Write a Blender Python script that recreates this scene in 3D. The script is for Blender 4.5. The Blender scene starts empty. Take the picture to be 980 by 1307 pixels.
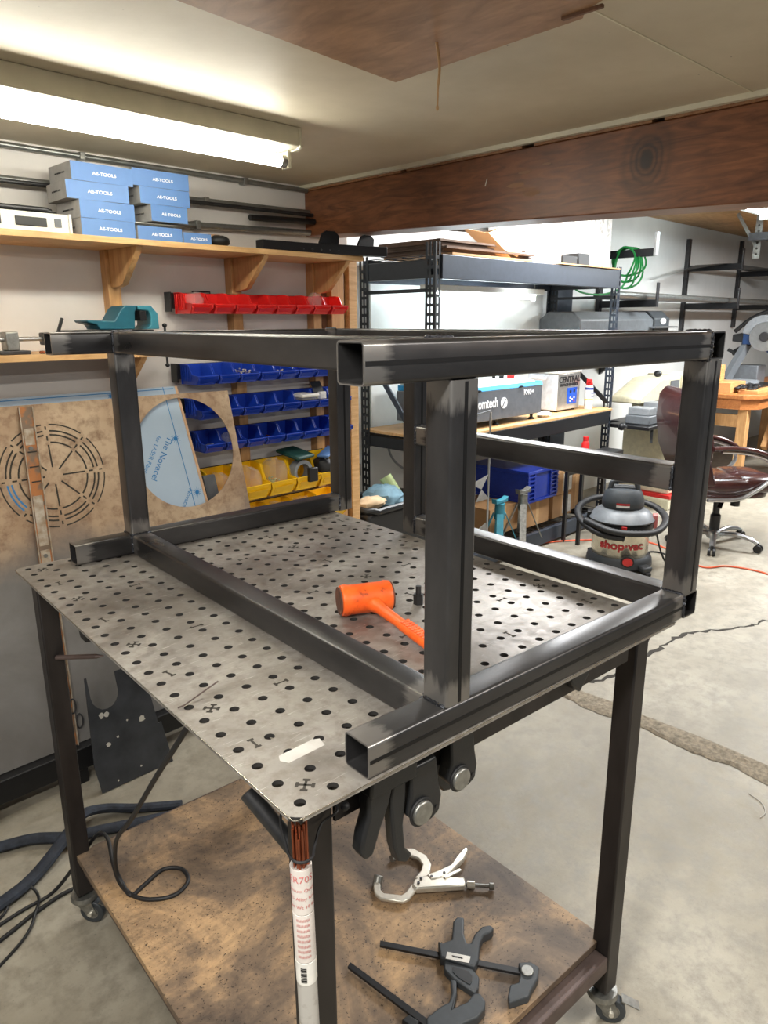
import bpy, bmesh, math, random
from mathutils import Vector, Matrix
random.seed(7)
PI = math.pi
sc = bpy.context.scene
C = sc.collection

# ---------------------------------------------------------------- camera
H = 1.02                                   # height of the table top; world z=0 is the floor
cd = bpy.data.cameras.new('camera'); cam = bpy.data.objects.new('camera', cd); C.objects.link(cam)
cd.sensor_fit = 'VERTICAL'; cd.sensor_height = 24.0; cd.lens = 922.548 / 1307 * 24.0
cd.clip_start = 0.02
cx_ = Vector((0.75886433, -0.65122607, -0.00543441)); cy_ = Vector((-0.17028242, -0.19035952, -0.96683357)); cz_ = Vector((0.62859274, 0.73462089, -0.2553494))
cam.matrix_world = Matrix(((cx_.x, -cy_.x, -cz_.x, -0.39933), (cx_.y, -cy_.y, -cz_.y, -0.63506), (cx_.z, -cy_.z, -cz_.z, 0.57932 + H), (0, 0, 0, 1)))
sc.camera = cam
sc.view_settings.view_transform = 'Standard'; sc.view_settings.look = 'None'
sc.view_settings.gamma = 1.0; sc.view_settings.exposure = 0.08

# ---------------------------------------------------------------- world
wd = bpy.data.worlds.new('world'); sc.world = wd; wd.use_nodes = True
wd.node_tree.nodes['Background'].inputs[0].default_value = (0.86, 0.93, 1.0, 1)
wd.node_tree.nodes['Background'].inputs[1].default_value = 0.24

# ---------------------------------------------------------------- room frame (rotated against the table)
YAW = math.radians(4.5)
cY, sY = math.cos(YAW), math.sin(YAW)
def rw(a, b, z=0.0): return Vector((a * cY - b * sY, a * sY + b * cY, z))

def area_light(name, loc, sx, sy, power, rot=(0, 0, 0), col=(1, 0.97, 0.9)):
    l = bpy.data.lights.new(name, 'AREA'); l.shape = 'RECTANGLE'; l.size = sx; l.size_y = sy; l.energy = power; l.color = col
    o = bpy.data.objects.new(name, l); C.objects.link(o); o.location = loc; o.rotation_euler = rot
    return o
# ceiling fluorescents: the one in view, its neighbour behind the camera, those of the far bay
area_light('ceiling_light_near', rw(-0.9, -0.35, 2.15), 1.2, 0.15, 62, (0, 0, YAW))
area_light('ceiling_light_right', rw(1.35, -1.5, 2.15), 1.2, 0.15, 54, (0, 0, YAW + 0.1))
area_light('ceiling_light_bay', rw(4.2, 0.9, 2.48), 1.2, 0.3, 64, (0, 0, YAW), (0.99, 1, 0.98))
area_light('ceiling_light_bay_far', rw(6.9, 0.6, 2.42), 1.2, 0.3, 190, (0, 0, YAW), (0.97, 0.99, 1))
area_light('bay_light_rack', rw(3.7, 2.0, 2.48), 1.2, 0.2, 75, (0, 0, YAW), (0.97, 0.99, 1))

# ---------------------------------------------------------------- materials
def s2l(c):
    return tuple((x / 255 / 12.92) if x / 255 <= 0.04045 else ((x / 255 + 0.055) / 1.055) ** 2.4 for x in c)
MATS = {}
def nt(name):
    m = bpy.data.materials.new(name); m.use_nodes = True; t = m.node_tree; b = t.nodes['Principled BSDF']
    MATS[name] = m; return m, t, b
def N(t, k, **kw):
    n = t.nodes.new(k)
    for a, v in kw.items(): setattr(n, a, v)
    return n
def ramp(t, src, stops):
    r = N(t, 'ShaderNodeValToRGB'); e = r.color_ramp.elements
    while len(e) < len(stops): e.new(0.5)
    for k, (p, c) in enumerate(stops): e[k].position = p; e[k].color = tuple(c) + (1,) if len(c) == 3 else c
    t.links.new(src, r.inputs[0]); return r.outputs[0]
def noise(t, scale, detail=4, rough=0.55, vec=None, stretch=None, dist=0.0):
    n = N(t, 'ShaderNodeTexNoise'); n.inputs['Scale'].default_value = scale; n.inputs['Detail'].default_value = detail
    n.inputs['Roughness'].default_value = rough; n.inputs['Distortion'].default_value = dist
    tc = N(t, 'ShaderNodeTexCoord'); src = tc.outputs['Object']
    if stretch:
        mp = N(t, 'ShaderNodeMapping'); mp.inputs['Scale'].default_value = stretch; t.links.new(src, mp.inputs[0]); src = mp.outputs[0]
    t.links.new(src, n.inputs['Vector']); return n.outputs['Fac']
def mix(t, f, a, b):
    m = N(t, 'ShaderNodeMix', data_type='RGBA')
    for s, k in ((f, 0), (a, 6), (b, 7)):
        if hasattr(s, 'links') or hasattr(s, 'is_output'): t.links.new(s, m.inputs[k])
        elif k == 0: m.inputs[0].default_value = s
        else: m.inputs[k].default_value = tuple(s) + (1,)
    return m.outputs[2]
def bump(t, b, h, strength=0.2, dist=0.002):
    n = N(t, 'ShaderNodeBump'); n.inputs['Strength'].default_value = strength; n.inputs['Distance'].default_value = dist
    t.links.new(h, n.inputs['Height']); t.links.new(n.outputs[0], b.inputs['Normal'])
def simple(name, rgb, rough=0.5, metal=0.0, var=0.12, scale=30, bmp=0.0, stretch=None, emit=0, coat=0, alpha=1.0, trans=0.0, rgb2=None, spread=(0.3, 0.7)):
    m, t, b = nt(name); c = s2l(rgb)
    c2 = s2l(rgb2) if rgb2 else tuple(x * (1 - var) for x in c)
    n = noise(t, scale, stretch=stretch)
    col = ramp(t, n, [(spread[0], c2), (spread[1], c if rgb2 else tuple(min(1, x * (1 + var)) for x in c))])
    t.links.new(col, b.inputs['Base Color'])
    b.inputs['Roughness'].default_value = rough; b.inputs['Metallic'].default_value = metal
    if bmp: bump(t, b, n, bmp)
    if emit: b.inputs['Emission Color'].default_value = c + (1,); b.inputs['Emission Strength'].default_value = emit
    if coat: b.inputs['Coat Weight'].default_value = coat
    if alpha < 1: b.inputs['Alpha'].default_value = alpha
    if trans: b.inputs['Transmission Weight'].default_value = trans
    return m

# mill-scale steel of the welded frame, ground bright where the 'wear' attribute is high
m, t, b = nt('mill_scale')
n1 = noise(t, 9, 6, 0.6, stretch=(1, 1, 0.35)); n2 = noise(t, 60, 5, 0.6, stretch=(1, 1, 0.15))
base = ramp(t, n1, [(0.3, (0.036, 0.035, 0.037)), (0.7, (0.088, 0.086, 0.087))])
at = N(t, 'ShaderNodeAttribute', attribute_name='wear')
ad = N(t, 'ShaderNodeMath', operation='MULTIPLY_ADD'); t.links.new(n2, ad.inputs[0]); ad.inputs[1].default_value = 0.9; t.links.new(at.outputs['Fac'], ad.inputs[2])
wm = ramp(t, ad.outputs[0], [(0.80, (0, 0, 0)), (1.30, (1, 1, 1))])
t.links.new(mix(t, wm, base, (0.22, 0.21, 0.20)), b.inputs['Base Color'])
b.inputs['Metallic'].default_value = 0.72
t.links.new(ramp(t, n1, [(0.3, (0.26,) * 3), (0.75, (0.38,) * 3)]), b.inputs['Roughness'])
bump(t, b, n2, 0.05, 0.001)
simple('seam', (22, 22, 24), 0.4, 0.5, bmp=0.2)
simple('weld', (70, 72, 78), 0.28, 0.9, var=0.4, scale=260, bmp=0.9)
simple('cut_edge', (34, 32, 31), 0.8)
simple('bare_edge', (185, 180, 172), 0.25, 0.95, var=0.25, scale=120)
# table top plate
m, t, b = nt('fixture_plate')
n1 = noise(t, 5, 8, 0.6, dist=0.6); n2 = noise(t, 45, 6, 0.65); n3 = noise(t, 26, 3, 0.5, stretch=(1, 14, 1), dist=0.4)
c1 = ramp(t, n1, [(0.32, s2l((112, 106, 100))), (0.5, s2l((150, 145, 139))), (0.7, s2l((174, 170, 164)))])
c2 = mix(t, ramp(t, n2, [(0.33, (0.6,) * 3), (0.55, (0,) * 3)]), c1, s2l((108, 98, 90)))
sc_m = ramp(t, n3, [(0.66, (0,) * 3), (0.70, (0.5,) * 3)])
t.links.new(mix(t, sc_m, c2, s2l((205, 202, 196))), b.inputs['Base Color'])
b.inputs['Metallic'].default_value = 0.5; t.links.new(ramp(t, n2, [(0.3, (0.34,) * 3), (0.7, (0.55,) * 3)]), b.inputs['Roughness'])
bump(t, b, n2, 0.06, 0.001)
# concrete
m, t, b = nt('concrete')
n1 = noise(t, 1.3, 8, 0.62, dist=0.4); n2 = noise(t, 14, 8, 0.7); n3 = noise(t, 160, 3, 0.6)
c1 = ramp(t, n1, [(0.3, s2l((122, 115, 101))), (0.5, s2l((150, 143, 128))), (0.7, s2l((174, 168, 154)))])
c2 = mix(t, ramp(t, n2, [(0.34, (0.75,) * 3), (0.56, (0,) * 3)]), c1, s2l((118, 112, 100)))
c3 = mix(t, ramp(t, n3, [(0.27, (0.6,) * 3), (0.36, (0,) * 3)]), c2, s2l((96, 92, 84)))
t.links.new(c3, b.inputs['Base Color']); t.links.new(ramp(t, n2, [(0.3, (0.45,) * 3), (0.7, (0.68,) * 3)]), b.inputs['Roughness']); bump(t, b, n2, 0.35, 0.004)
simple('broken_concrete', (132, 122, 106), 0.95, var=0.4, scale=70, bmp=0.9)
simple('crack_dark', (52, 48, 42), 0.95)
# old drywall ceiling, plywood, timber
m, t, b = nt('drywall_ceiling')
n1 = noise(t, 2.2, 6, 0.6); n3 = noise(t, 55, 2, 0.5)
c1 = ramp(t, n1, [(0.3, s2l((190, 178, 154))), (0.7, s2l((214, 203, 181)))])
t.links.new(mix(t, ramp(t, n3, [(0.20, (0.8,) * 3), (0.24, (0,) * 3)]), c1, s2l((80, 70, 58))), b.inputs['Base Color']); b.inputs['Roughness'].default_value = 0.55; bump(t, b, n1, 0.4, 0.01)
simple('white_wall', (222, 216, 211), 0.55, var=0.05, scale=6, bmp=0.15)
simple('bay_wall', (214, 216, 214), 0.45, var=0.05, scale=4, bmp=0.12)
def wood(name, c1, c2, rough=0.55, stretch=(1, 12, 12), scale=6, dist=0.8):
    m, t, b = nt(name); n1 = noise(t, scale, 6, 0.6, stretch=stretch, dist=dist); n2 = noise(t, 3, 5, 0.6)
    c = ramp(t, n1, [(0.3, s2l(c1)), (0.68, s2l(c2))])
    dk = tuple(x * 0.55 for x in s2l(c1))
    t.links.new(mix(t, ramp(t, n2, [(0.3, (0.55,) * 3), (0.5, (0,) * 3)]), c, dk), b.inputs['Base Color']); b.inputs['Roughness'].default_value = rough; bump(t, b, n1, 0.15, 0.002)
wood('ply_ceiling', (140, 102, 68), (178, 136, 98), 0.5, (3, 1, 1), 9)
wood('ply_bay', (158, 120, 74), (196, 158, 112), 0.5, (1, 8, 1), 5)
wood('beam_wood', (92, 54, 34), (148, 94, 60), 0.42, (9, 0.7, 5), 7, 1.5)
# the big knot in the beam face
m = MATS['beam_wood']; t = m.node_tree; b = t.nodes['Principled BSDF']
src = b.inputs['Base Color'].links[0].from_socket
tc = N(t, 'ShaderNodeTexCoord'); mp = N(t, 'ShaderNodeMapping'); mp.inputs['Location'].default_value = (0, -0.54, -0.078 * 0.75); mp.inputs['Scale'].default_value = (0, 1, 0.75); t.links.new(tc.outputs['Object'], mp.inputs[0])
ln_ = N(t, 'ShaderNodeVectorMath', operation='LENGTH'); t.links.new(mp.outputs[0], ln_.inputs[0])
nn = noise(t, 14, 3); dd = N(t, 'ShaderNodeMath', operation='MULTIPLY_ADD'); t.links.new(nn, dd.inputs[0]); dd.inputs[1].default_value = 0.03; t.links.new(ln_.outputs['Value'], dd.inputs[2])
km = ramp(t, dd.outputs[0], [(0.0, (1,) * 3), (0.030, (0.95,) * 3), (0.040, (0.35,) * 3), (0.048, (0.9,) * 3), (0.056, (0.25,) * 3), (0.066, (0.7,) * 3), (0.076, (0.15,) * 3), (0.09, (0.4,) * 3), (0.11, (0,) * 3)])
t.links.new(mix(t, km, src, (0.018, 0.008, 0.005)), b.inputs['Base Color'])
simple('scuff', (150, 112, 84), 0.7)
wood('beam_cap', (130, 86, 54), (168, 124, 84), 0.6)
wood('shelf_wood', (196, 150, 96), (226, 186, 134), 0.5, (1, 10, 10), 6)
wood('stud_wood', (176, 128, 78), (208, 164, 112), 0.5, (9, 9, 1), 5)
wood('dark_stud', (92, 60, 38), (130, 90, 62), 0.6, (9, 9, 1), 5)
wood('bench_wood', (158, 92, 46), (190, 124, 70), 0.4, (1, 9, 9), 6)
wood('jig_wood', (198, 140, 84), (216, 168, 112), 0.5)
# stained shelf board of the cart
m, t, b = nt('shelf_board')
n1 = noise(t, 3.2, 8, 0.65, dist=0.7); n2 = noise(t, 30, 6, 0.7); n3 = noise(t, 190, 2, 0.5); n4 = noise(t, 11, 5, 0.6, stretch=(1, 6, 1))
c1 = ramp(t, n1, [(0.36, s2l((74, 64, 56))), (0.48, s2l((126, 106, 86))), (0.62, s2l((190, 156, 116)))])
c2 = mix(t, ramp(t, n4, [(0.38, (0.28,) * 3), (0.6, (0,) * 3)]), c1, s2l((88, 76, 66)))
c3 = mix(t, ramp(t, n3, [(0.30, (0.9,) * 3), (0.36, (0,) * 3)]), c2, s2l((44, 34, 28)))
t.links.new(mix(t, ramp(t, n2, [(0.3, (0.6,) * 3), (0.5, (0,) * 3)]), c3, s2l((84, 72, 62))), b.inputs['Base Color']); b.inputs['Roughness'].default_value = 0.55; bump(t, b, n2, 0.2, 0.002)
# rusty sheet: tan rust above, bare grey below
m, t, b = nt('rusty_sheet')
n1 = noise(t, 2.2, 8, 0.6, dist=0.3); n2 = noise(t, 22, 6, 0.7)
tc = N(t, 'ShaderNodeTexCoord'); sx = N(t, 'ShaderNodeSeparateXYZ'); t.links.new(tc.outputs['Object'], sx.inputs[0])
ma = N(t, 'ShaderNodeMath', operation='MULTIPLY_ADD'); t.links.new(n1, ma.inputs[0]); ma.inputs[1].default_value = 0.5; t.links.new(sx.outputs['Y'], ma.inputs[2])
hm = ramp(t, ma.outputs[0], [(0.84, (0,) * 3), (1.0, (1,) * 3)])
rust = mix(t, ramp(t, n2, [(0.32, (0.7,) * 3), (0.54, (0,) * 3)]), ramp(t, n1, [(0.3, s2l((150, 120, 92))), (0.7, s2l((202, 180, 152)))]), s2l((116, 84, 62)))
grey = ramp(t, n1, [(0.3, s2l((112, 108, 104))), (0.7, s2l((150, 148, 146)))])
t.links.new(mix(t, hm, grey, rust), b.inputs['Base Color'])
b.inputs['Metallic'].default_value = 0.25; b.inputs['Roughness'].default_value = 0.5; bump(t, b, n2, 0.15, 0.002)
simple('rust_bar', (172, 112, 66), 0.7, 0.2, scale=24, rgb2=(120, 102, 86), bmp=0.4, spread=(0.42, 0.55))
simple('zinc_paint', (184, 174, 160), 0.6, 0.1, scale=40, rgb2=(140, 118, 92), bmp=0.3)
simple('black_sheet', (74, 76, 80), 0.42, 0.4, scale=9, rgb2=(50, 52, 55), bmp=0.1)
simple('film', (176, 194, 212), 0.25, 0.1, var=0.05, scale=3)
simple('film_print', (44, 118, 176), 0.4)
simple('board_edge', (196, 158, 124), 0.6)
simple('grey_board', (92, 94, 98), 0.5)
# general
simple('black_paint', (28, 28, 30), 0.4, 0.2, bmp=0.05)
simple('leg_steel', (48, 44, 43), 0.42, 0.5, var=0.4, scale=14, bmp=0.1, stretch=(1, 1, 0.3))
simple('rail_steel', (98, 84, 80), 0.5, 0.5, var=0.3, scale=14, bmp=0.1)
simple('black_rubber', (26, 26, 28), 0.55)
simple('black_plastic', (25, 26, 28), 0.42, bmp=0.08, scale=200)
simple('dark_plastic', (56, 60, 64), 0.5, scale=60)
simple('grey_plastic', (132, 136, 140), 0.4)
simple('mid_grey', (98, 102, 106), 0.45)
simple('silver', (190, 192, 194), 0.28, 0.9, var=0.1)
simple('zinc', (150, 150, 146), 0.4, 0.85, var=0.25, scale=60, bmp=0.1)
simple('conduit', (150, 152, 150), 0.35, 0.8, var=0.15)
simple('nickel', (226, 222, 210), 0.3, 0.6, var=0.1, scale=60)
simple('dark_steel', (74, 74, 76), 0.4, 0.8, var=0.2)
m, t, b = nt('hammer_orange')
n1 = noise(t, 26, 5, 0.6)
t.links.new(mix(t, ramp(t, n1, [(0.33, (0.7,) * 3), (0.40, (0,) * 3)]), ramp(t, n1, [(0.4, s2l((236, 92, 30))), (0.7, s2l((246, 112, 44)))]), s2l((90, 50, 30))), b.inputs['Base Color']); b.inputs['Roughness'].default_value = 0.4
simple('hammer_face', (120, 68, 46), 0.6, scale=60, rgb2=(70, 48, 40))
simple('red_bin', (222, 34, 32), 0.35, var=0.08)
simple('blue_bin', (24, 62, 172), 0.35, var=0.08)
simple('yellow_bin', (246, 196, 20), 0.35, var=0.06)
simple('teal_paint', (30, 92, 110), 0.35, var=0.1)
simple('teal_light', (54, 128, 146), 0.4)
simple('blue_box', (92, 130, 186), 0.5, var=0.05)
simple('box_grey', (168, 166, 164), 0.7)
simple('white_print', (238, 240, 244), 0.5)
simple('black_print', (30, 30, 32), 0.5)
simple('red_print', (170, 34, 38), 0.4)
simple('pink_print', (196, 110, 108), 0.6)
simple('cardboard', (184, 142, 98), 0.75, var=0.12, scale=8)
simple('old_cardboard', (86, 66, 52), 0.8, var=0.3, scale=12)
simple('kraft', (206, 168, 122), 0.7)
simple('rack_paint', (50, 58, 70), 0.4, 0.25, var=0.1)
simple('rack_black', (26, 28, 32), 0.45, 0.2)
simple('white_paint', (236, 240, 238), 0.3, var=0.02)
simple('fixture_enamel', (216, 210, 188), 0.4, var=0.1, scale=8)
simple('tube_glow', (255, 253, 240), 0.4, emit=42)
simple('lamp_glow', (235, 250, 255), 0.4, emit=48)
simple('laser_grey', (96, 100, 106), 0.4)
simple('laser_blue', (34, 152, 214), 0.35)
simple('laser_white', (226, 236, 238), 0.35)
simple('steel_sheet', (186, 184, 180), 0.3, 0.7)
simple('panel_blue', (26, 84, 200), 0.35)
simple('can_white', (224, 228, 236), 0.35)
simple('can_blue', (70, 84, 150), 0.35)
simple('signal_red', (206, 40, 40), 0.35)
simple('crate_blue', (28, 56, 160), 0.35)
simple('cream_paint', (214, 208, 180), 0.4)
simple('label_white', (222, 220, 214), 0.6)
simple('leather', (62, 34, 33), 0.22, var=0.2, scale=18, bmp=0.25, coat=0.4)
simple('orange_cord', (228, 96, 62), 0.45)
simple('green_cord', (20, 130, 60), 0.45)
simple('hose_cloth', (46, 52, 64), 0.8, scale=40, rgb2=(26, 30, 38), bmp=0.5)
simple('tank_steel', (206, 200, 184), 0.22, 0.8)
simple('copper', (140, 76, 50), 0.4, 0.7, var=0.3, scale=300, stretch=(1, 1, 0.01))
simple('paper_tube', (214, 206, 200), 0.55, scale=26, var=0.12)
simple('silver_tube', (196, 194, 190), 0.35, 0.3, scale=40, rgb2=(150, 142, 134), spread=(0.3, 0.5))
simple('red_fabric', (150, 34, 44), 0.7)
simple('saw_blue', (26, 58, 104), 0.4)
simple('glove_blue', (116, 150, 168), 0.8, bmp=0.3)
simple('tan_cloth', (206, 180, 146), 0.8, bmp=0.3)
simple('pale_green', (178, 196, 140), 0.6)
simple('dark_green', (14, 62, 54), 0.6)
simple('wire_black', (20, 20, 22), 0.5)
simple('chalk', (186, 182, 176), 0.8)
m, t, b = nt('clear_bag'); b.inputs['Base Color'].default_value = (0.92, 0.9, 0.87, 1); b.inputs['Roughness'].default_value = 0.18; b.inputs['Alpha'].default_value = 0.15
m, t, b = nt('bubble_wrap')
vo = N(t, 'ShaderNodeTexVoronoi'); vo.inputs['Scale'].default_value = 26; tc = N(t, 'ShaderNodeTexCoord'); t.links.new(tc.outputs['Object'], vo.inputs['Vector'])
b.inputs['Base Color'].default_value = (0.84, 0.86, 0.86, 1); b.inputs['Roughness'].default_value = 0.3; bump(t, b, vo.outputs['Distance'], 0.6, 0.02)

# ---------------------------------------------------------------- mesh builder
class M:
    def __init__(s, xf=None): s.v = []; s.f = []; s.w = []; s.xf = xf
    def add(s, vs, fs, w=None):
        o = len(s.v)
        for k, p in enumerate(vs):
            p = Vector(p); s.v.append(s.xf @ p if s.xf else p); s.w.append(w[k] if w else 0.0)
        s.f += [tuple(i + o for i in f) for f in fs]; return s
    def box(s, x0, x1, y0, y1, z0, z1):
        vs = [(x, y, z) for z in (z0, z1) for y in (y0, y1) for x in (x0, x1)]
        return s.add(vs, [(0, 2, 3, 1), (4, 5, 7, 6), (0, 1, 5, 4), (2, 6, 7, 3), (0, 4, 6, 2), (1, 3, 7, 5)])
    def bar(s, p0, p1, w, h, up=(0, 0, 1)):
        p0, p1 = Vector(p0), Vector(p1); d = (p1 - p0).normalized(); u = Vector(up); sd = d.cross(u)
        if sd.length < 1e-4: sd = d.cross(Vector((1, 0, 0)))
        sd.normalize(); u = sd.cross(d).normalized(); sd *= w / 2; u *= h / 2
        vs = [p + a * sd + c * u for p in (p0, p1) for a, c in ((-1, -1), (1, -1), (1, 1), (-1, 1))]
        return s.add(vs, [(3, 2, 1, 0), (4, 5, 6, 7), (0, 1, 5, 4), (1, 2, 6, 5), (2, 3, 7, 6), (3, 0, 4, 7)])
    def ring_sweep(s, pts, radii, seg=10, cap=True, closed=False, flat=1.0):
        pts = [Vector(p) for p in pts]; n = len(pts); vs = []; prev = None
        for i, p in enumerate(pts):
            if closed: d = pts[(i + 1) % n] - pts[i - 1]
            else: d = pts[min(i + 1, n - 1)] - pts[max(i - 1, 0)]
            d = d.normalized() if d.length > 1e-9 else Vector((0, 0, 1))
            if prev is None: sd = d.cross(Vector((0, 0, 1)));  sd = sd if sd.length > 1e-3 else d.cross(Vector((1, 0, 0)))
            else: sd = prev - d * prev.dot(d)
            sd.normalize(); prev = sd; up = sd.cross(d)
            r = radii[i] if isinstance(radii, (list, tuple)) else radii
            for k in range(seg):
                a = 2 * PI * k / seg; vs.append(p + sd * (r * math.cos(a)) + up * (r * flat * math.sin(a)))
        fs = []
        for i in range(n if closed else n - 1):
            j = (i + 1) % n
            for k in range(seg): fs.append((i * seg + k, j * seg + k, j * seg + (k + 1) % seg, i * seg + (k + 1) % seg))
        if cap and not closed: fs.append(tuple(range(seg))); fs.append(tuple(range((n - 1) * seg, n * seg))[::-1])
        return s.add(vs, fs)
    def cyl(s, p0, p1, r, seg=20, r2=None): return s.ring_sweep([p0, p1], [r, r if r2 is None else r2], seg)
    def lathe(s, prof, o=(0, 0, 0), seg=32):
        o = Vector(o); vs = []; fs = []
        for r, z in prof:
            for k in range(seg): a = 2 * PI * k / seg; vs.append((o.x + r * math.cos(a), o.y + r * math.sin(a), o.z + z))
        for i in range(len(prof) - 1):
            for k in range(seg): fs.append((i * seg + k, i * seg + (k + 1) % seg, (i + 1) * seg + (k + 1) % seg, (i + 1) * seg + k))
        fs.append(tuple(range(seg))[::-1]); fs.append(tuple(range((len(prof) - 1) * seg, len(prof) * seg)))
        return s.add(vs, fs)
    def prism(s, poly, f0, f1):
        """poly 2D; f0,f1 map (u,v)->3D of both sides"""
        n = len(poly); vs = [f0(*p) for p in poly] + [f1(*p) for p in poly]
        fs = [tuple(range(n)), tuple(range(n, 2 * n))[::-1]] + [(i, i + n, (i + 1) % n + n, (i + 1) % n) for i in range(n)]
        return s.add(vs, fs)
    def pz(s, poly, z0, z1): return s.prism(poly, lambda u, v: (u, v, z1), lambda u, v: (u, v, z0))
    def py(s, poly, y0, y1): return s.prism(poly, lambda u, v: (u, y0, v), lambda u, v: (u, y1, v))
    def px(s, poly, x0, x1): return s.prism(poly, lambda u, v: (x0, u, v), lambda u, v: (x1, u, v))
    def ell(s, c, r, seg=20, rings=12, jit=0.0, sq=1.0):
        c = Vector(c); vs = [(c.x, c.y, c.z - r[2])]; fs = []
        sg = lambda x: math.copysign(abs(x) ** sq, x)
        for i in range(1, rings):
            ph = PI * i / rings
            for k in range(seg):
                a = 2 * PI * k / seg; j = 1 + random.uniform(-jit, jit)
                vs.append((c.x + r[0] * j * sg(math.sin(ph)) * sg(math.cos(a)), c.y + r[1] * j * sg(math.sin(ph)) * sg(math.sin(a)), c.z - r[2] * j * sg(math.cos(ph))))
        vs.append((c.x, c.y, c.z + r[2])); L = len(vs) - 1
        for k in range(seg):
            fs.append((0, 1 + (k + 1) % seg, 1 + k)); fs.append((L, L - seg + k, L - seg + (k + 1) % seg))
            for i in range(rings - 2): a = 1 + i * seg; fs.append((a + k, a + (k + 1) % seg, a + seg + (k + 1) % seg, a + seg + k))
        return s.add(vs, fs)

def smooth_path(pts, n=8, closed=False):
    pts = [Vector(p) for p in pts]; out = []; L = len(pts)
    g = lambda i: pts[i % L] if closed else pts[max(0, min(L - 1, i))]
    for i in range(L if closed else L - 1):
        a, b_, c, d = g(i - 1), g(i), g(i + 1), g(i + 2)
        for k in range(n):
            t_ = k / n; out.append(0.5 * ((2 * b_) + (c - a) * t_ + (2 * a - 5 * b_ + 4 * c - d) * t_ ** 2 + (3 * b_ - a - 3 * c + d) * t_ ** 3))
    if not closed: out.append(pts[-1])
    return out

def link_mesh(name, me, mat, parent=None, loc=None):
    o = bpy.data.objects.new(name, me); C.objects.link(o)
    while len(me.materials): me.materials.pop()
    me.materials.append(MATS[mat])
    if parent: o.parent = parent
    if loc is not None: o.location = loc
    return o
def off(o):   # base offset of a thing's parts
    return Vector(o['_b']) if '_b' in o.keys() else Vector((0, 0, 0))
def build(name, mb, mat, parent=None, bev=0.0, sub=0, label=None, kind=None, base=None, smooth=True, wear=False, seg=2):
    """base: origin in the builder's coordinates (removed from the vertices)"""
    root = parent
    ofs = Vector((0, 0, 0))
    if parent is not None:
        ofs = Vector(BASE.get(parent.name, (0, 0, 0)))
    if base is not None: ofs = Vector(base)
    me = bpy.data.meshes.new(name); me.from_pydata([v - ofs for v in mb.v], [], mb.f); me.validate()
    if wear:
        at = me.attributes.new('wear', 'FLOAT', 'POINT')
        for k, x in enumerate(mb.w): at.data[k].value = x
    bm = bmesh.new(); bm.from_mesh(me); bmesh.ops.recalc_face_normals(bm, faces=bm.faces); bm.to_mesh(me); bm.free()
    if smooth:
        me.polygons.foreach_set('use_smooth', [True] * len(me.polygons)); me.set_sharp_from_angle(angle=math.radians(38))
    o = link_mesh(name, me, mat, parent)
    if parent is not None: BASE[o.name] = tuple(ofs)
    if bev:
        md = o.modifiers.new('bevel', 'BEVEL'); md.width = bev; md.segments = seg; md.limit_method = 'ANGLE'; md.angle_limit = math.radians(40)
    if sub:
        md = o.modifiers.new('sub', 'SUBSURF'); md.levels = sub; md.render_levels = sub
    if label: o['label'] = label
    if kind: o['kind'] = kind
    return o
BASE = {}
def tag(o, label, cat, group=None, kind=None):
    o['label'] = label; o['category'] = cat
    if group: o['group'] = group
    if kind: o['kind'] = kind
    return o
def place(o, base, room=True, rz=None):
    o.location = rw(*base) if room else Vector(base)
    o.rotation_euler = (0, 0, (YAW if room else 0) if rz is None else rz)
def thing(name, label, cat, base, room=True, group=None, rz=None):
    """Empty at the thing's base; parts are written in the same coordinates as base"""
    o = bpy.data.objects.new(name, None); o.empty_display_size = 0.05; C.objects.link(o)
    place(o, base, room, rz); BASE[o.name] = tuple(base); tag(o, label, cat, group); return o
def solo(name, mb, mat, label, cat, base, room=True, group=None, bev=0.0, sub=0, kind=None, **kw):
    o = build(name, mb, mat, None, bev, sub, base=base, **kw); place(o, base, room); BASE[o.name] = tuple(base)
    return tag(o, label, cat, group, kind)
def struct(name, mb, mat, base=(0, 0, 0), room=True, **kw):
    o = build(name, mb, mat, None, base=base, **kw); place(o, base, room); BASE[o.name] = tuple(base); o['kind'] = 'structure'; return o
def curve_fill(loops, thick, bev=0.0):
    """flat sheet with holes, in local XY, thickness along Z"""
    cu = bpy.data.curves.new('tmp', 'CURVE'); cu.dimensions = '2D'; cu.fill_mode = 'BOTH'; cu.extrude = thick / 2
    for lp in loops:
        sp = cu.splines.new('POLY'); sp.points.add(len(lp) - 1)
        for k, p in enumerate(lp): sp.points[k].co = (p[0], p[1], 0, 1)
        sp.use_cyclic_u = True
    o = bpy.data.objects.new('tmp', cu); C.objects.link(o)
    dg = bpy.context.evaluated_depsgraph_get(); me = bpy.data.meshes.new_from_object(o.evaluated_get(dg))
    bpy.data.objects.remove(o); bpy.data.curves.remove(cu); return me
def text(s, size, parent, at, rot, mat, name='lettering', ext=0.0006, align='CENTER', sx=1.0, bold=0.0, world=False):
    """at in the parent's builder coordinates; rot euler in the parent's frame"""
    cu = bpy.data.curves.new('tmp', 'FONT'); cu.body = s; cu.size = size; cu.extrude = ext; cu.align_x = align; cu.align_y = 'CENTER'; cu.offset = bold
    o = bpy.data.objects.new('tmp', cu); C.objects.link(o); dg = bpy.context.evaluated_depsgraph_get()
    me = bpy.data.meshes.new_from_object(o.evaluated_get(dg)); bpy.data.objects.remove(o); bpy.data.curves.remove(cu)
    t_ = link_mesh(name, me, mat, parent); t_.location = Vector(at) - Vector(BASE.get(parent.name, (0, 0, 0))); t_.rotation_euler = rot; t_.scale = (sx, 1, 1)
    return t_
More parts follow.
